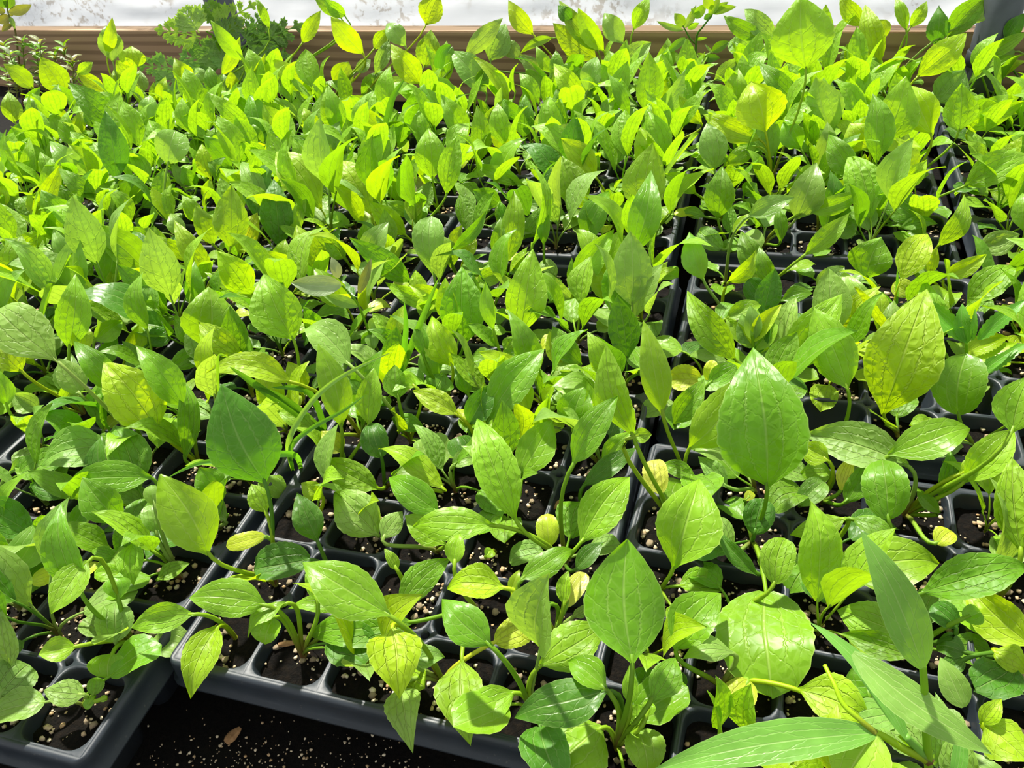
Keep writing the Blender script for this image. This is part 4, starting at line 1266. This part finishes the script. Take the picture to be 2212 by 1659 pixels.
# reddish weeds at upper left
for k, (x0, ytop, xt) in enumerate([(12, 95, 8), (34, 118, 22), (55, 88, 48), (75, 108, 78), (92, 92, 86), (112, 118, 118), (128, 100, 138), (148, 128, 158), (20, 150, 40), (100, 150, 100)]):
    rt = by_board(x0, 195, rw.uniform(1.2, 2.6))
    place_w = ['leftmost, at the picture edge', 'second from the picture edge', 'third from the picture edge', 'fourth from the picture edge', 'fifth from the picture edge', 'sixth from the picture edge', 'seventh from the picture edge', 'rightmost of the row', 'low one in front at left', 'low one in front at right'][k]
    e = weed('red_stemmed_weed', 'small-leaved red-stemmed weed before the board, ' + place_w, rt); e['group'] = 'red-stemmed weeds at upper left'
    top = hit(xt, ytop, rt, root_plane(xt, ytop, 90)); sp = smooth([rt, rt.lerp(top, .5) + Vector((rw.uniform(-.006, .006), 0, 0)), top], 7)
    o = stem(e, sp, .0014, .0008, 'k')
    m = 9
    for i in range(m):
        q = sp[min(len(sp) - 1, int(len(sp) * (.35 + .65 * i / (m - 1))))]
        for sg in (0, 1):
            a = i * 1.57 + sg * 3.14 + rw.uniform(-.4, .4); dv = Vector((math.cos(a), math.sin(a) * .8, rw.uniform(.05, .7))).normalized(); L = rw.uniform(.020, .034)
            add_leaf(e, q, q + dv * L, L * rw.uniform(.34, .46), Vector((0, 0, 1)) + dv * -.3, rw.choice('kbggkv'), rw, 'n', M_WEED, stalk=False, nu=8, nt=4, fold=.3, arch=.08, wave=.03, teeth=0)
rt = by_board(38, 190, 1.6); e = weed('tall_sprig_weed', 'tall olive sprig with paired leaves against the film at upper left', rt)
stem(e, smooth([rt] + wpts(e, 'L', [(190, 420), (140, 270), (105, 180), (85, 90), (80, -60)], 90)), .0022, .0013, 'k')
hang(e, 'L', [(105, 150, 380, 55, 120, 'k', 0), (90, 100, 140, -80, 130, 'g', 5), (60, 150, -60, 80, 90, 'k'), (105, 190, -40, 270, 120, 'k', -5), (80, 90, -30, -60, 120, 'g'), (120, 200, 180, 345, 60, 'b', -15), (140, 290, 20, 380, 70, 'k', -10), (110, 185, 165, 175, 30, 'k')], e_root=90)

# ------------------------------------------------------------------ bark chips
def chip(win, x, y, z, L, w, t, ang, label):
    rc = random.Random(int(x + y)); c = on_z(*W(win, x, y), z); v, f = [], []
    for i in range(6):
        s = i / 5; k = (.55, .95, 1, .9, .75, .35)[i]
        for q in range(6):
            a = 6.2832 * q / 6; v.append(((s - .5) * L, math.cos(a) * w * .5 * k * rc.uniform(.8, 1.15), math.sin(a) * t * .5 * k * rc.uniform(.8, 1.15)))
    for i in range(5):
        for q in range(6): f.append((i * 6 + q, i * 6 + (q + 1) % 6, i * 6 + 6 + (q + 1) % 6, i * 6 + 6 + q))
    f += [tuple(range(6)), tuple(30 + q for q in range(6))]
    o = link('bark_chip', mesh('bark_chip', v, f, False), None, M_BARK, c); o.rotation_euler = (0, rc.uniform(-.1, .1), ang); tag(o, label, 'bark chip', 'bark chips in the soil')
k = NT('bark'); tc = k.n('TexCoord'); nn = k.n('TexNoise', {'Vector': tc.outputs['Object'], 'Scale': 300.0, 'Detail': 4.0}).outputs[0]
M_BARK = k.surf(k.n('BsdfPrincipled', {'Base Color': k.mix(nn, (.12, .055, .02, 1), (.42, .24, .10, 1)), 'Roughness': .85}))
chip('V', 1010, 700, -.007, .013, .0045, .003, .4, 'tan bark chip in the second cell of the front centre tray')
chip('V', 1465, 760, -.007, .009, .003, .002, 1.3, 'thin brown bark sliver in the third cell of the front centre tray')
chip('V', 565, 1430, -.064, .012, .008, .004, 1.2, 'dark brown bark chip on the floor before the front centre tray')
chip('Q', 1290, 890, -.006, .014, .004, .003, 1.2, 'grey-brown bark chip in the right column of the front centre tray')
chip('A', 500, 1310, -.012, .007, .004, .003, .9, 'pale tan bark chip in the front corner cell at lower left')
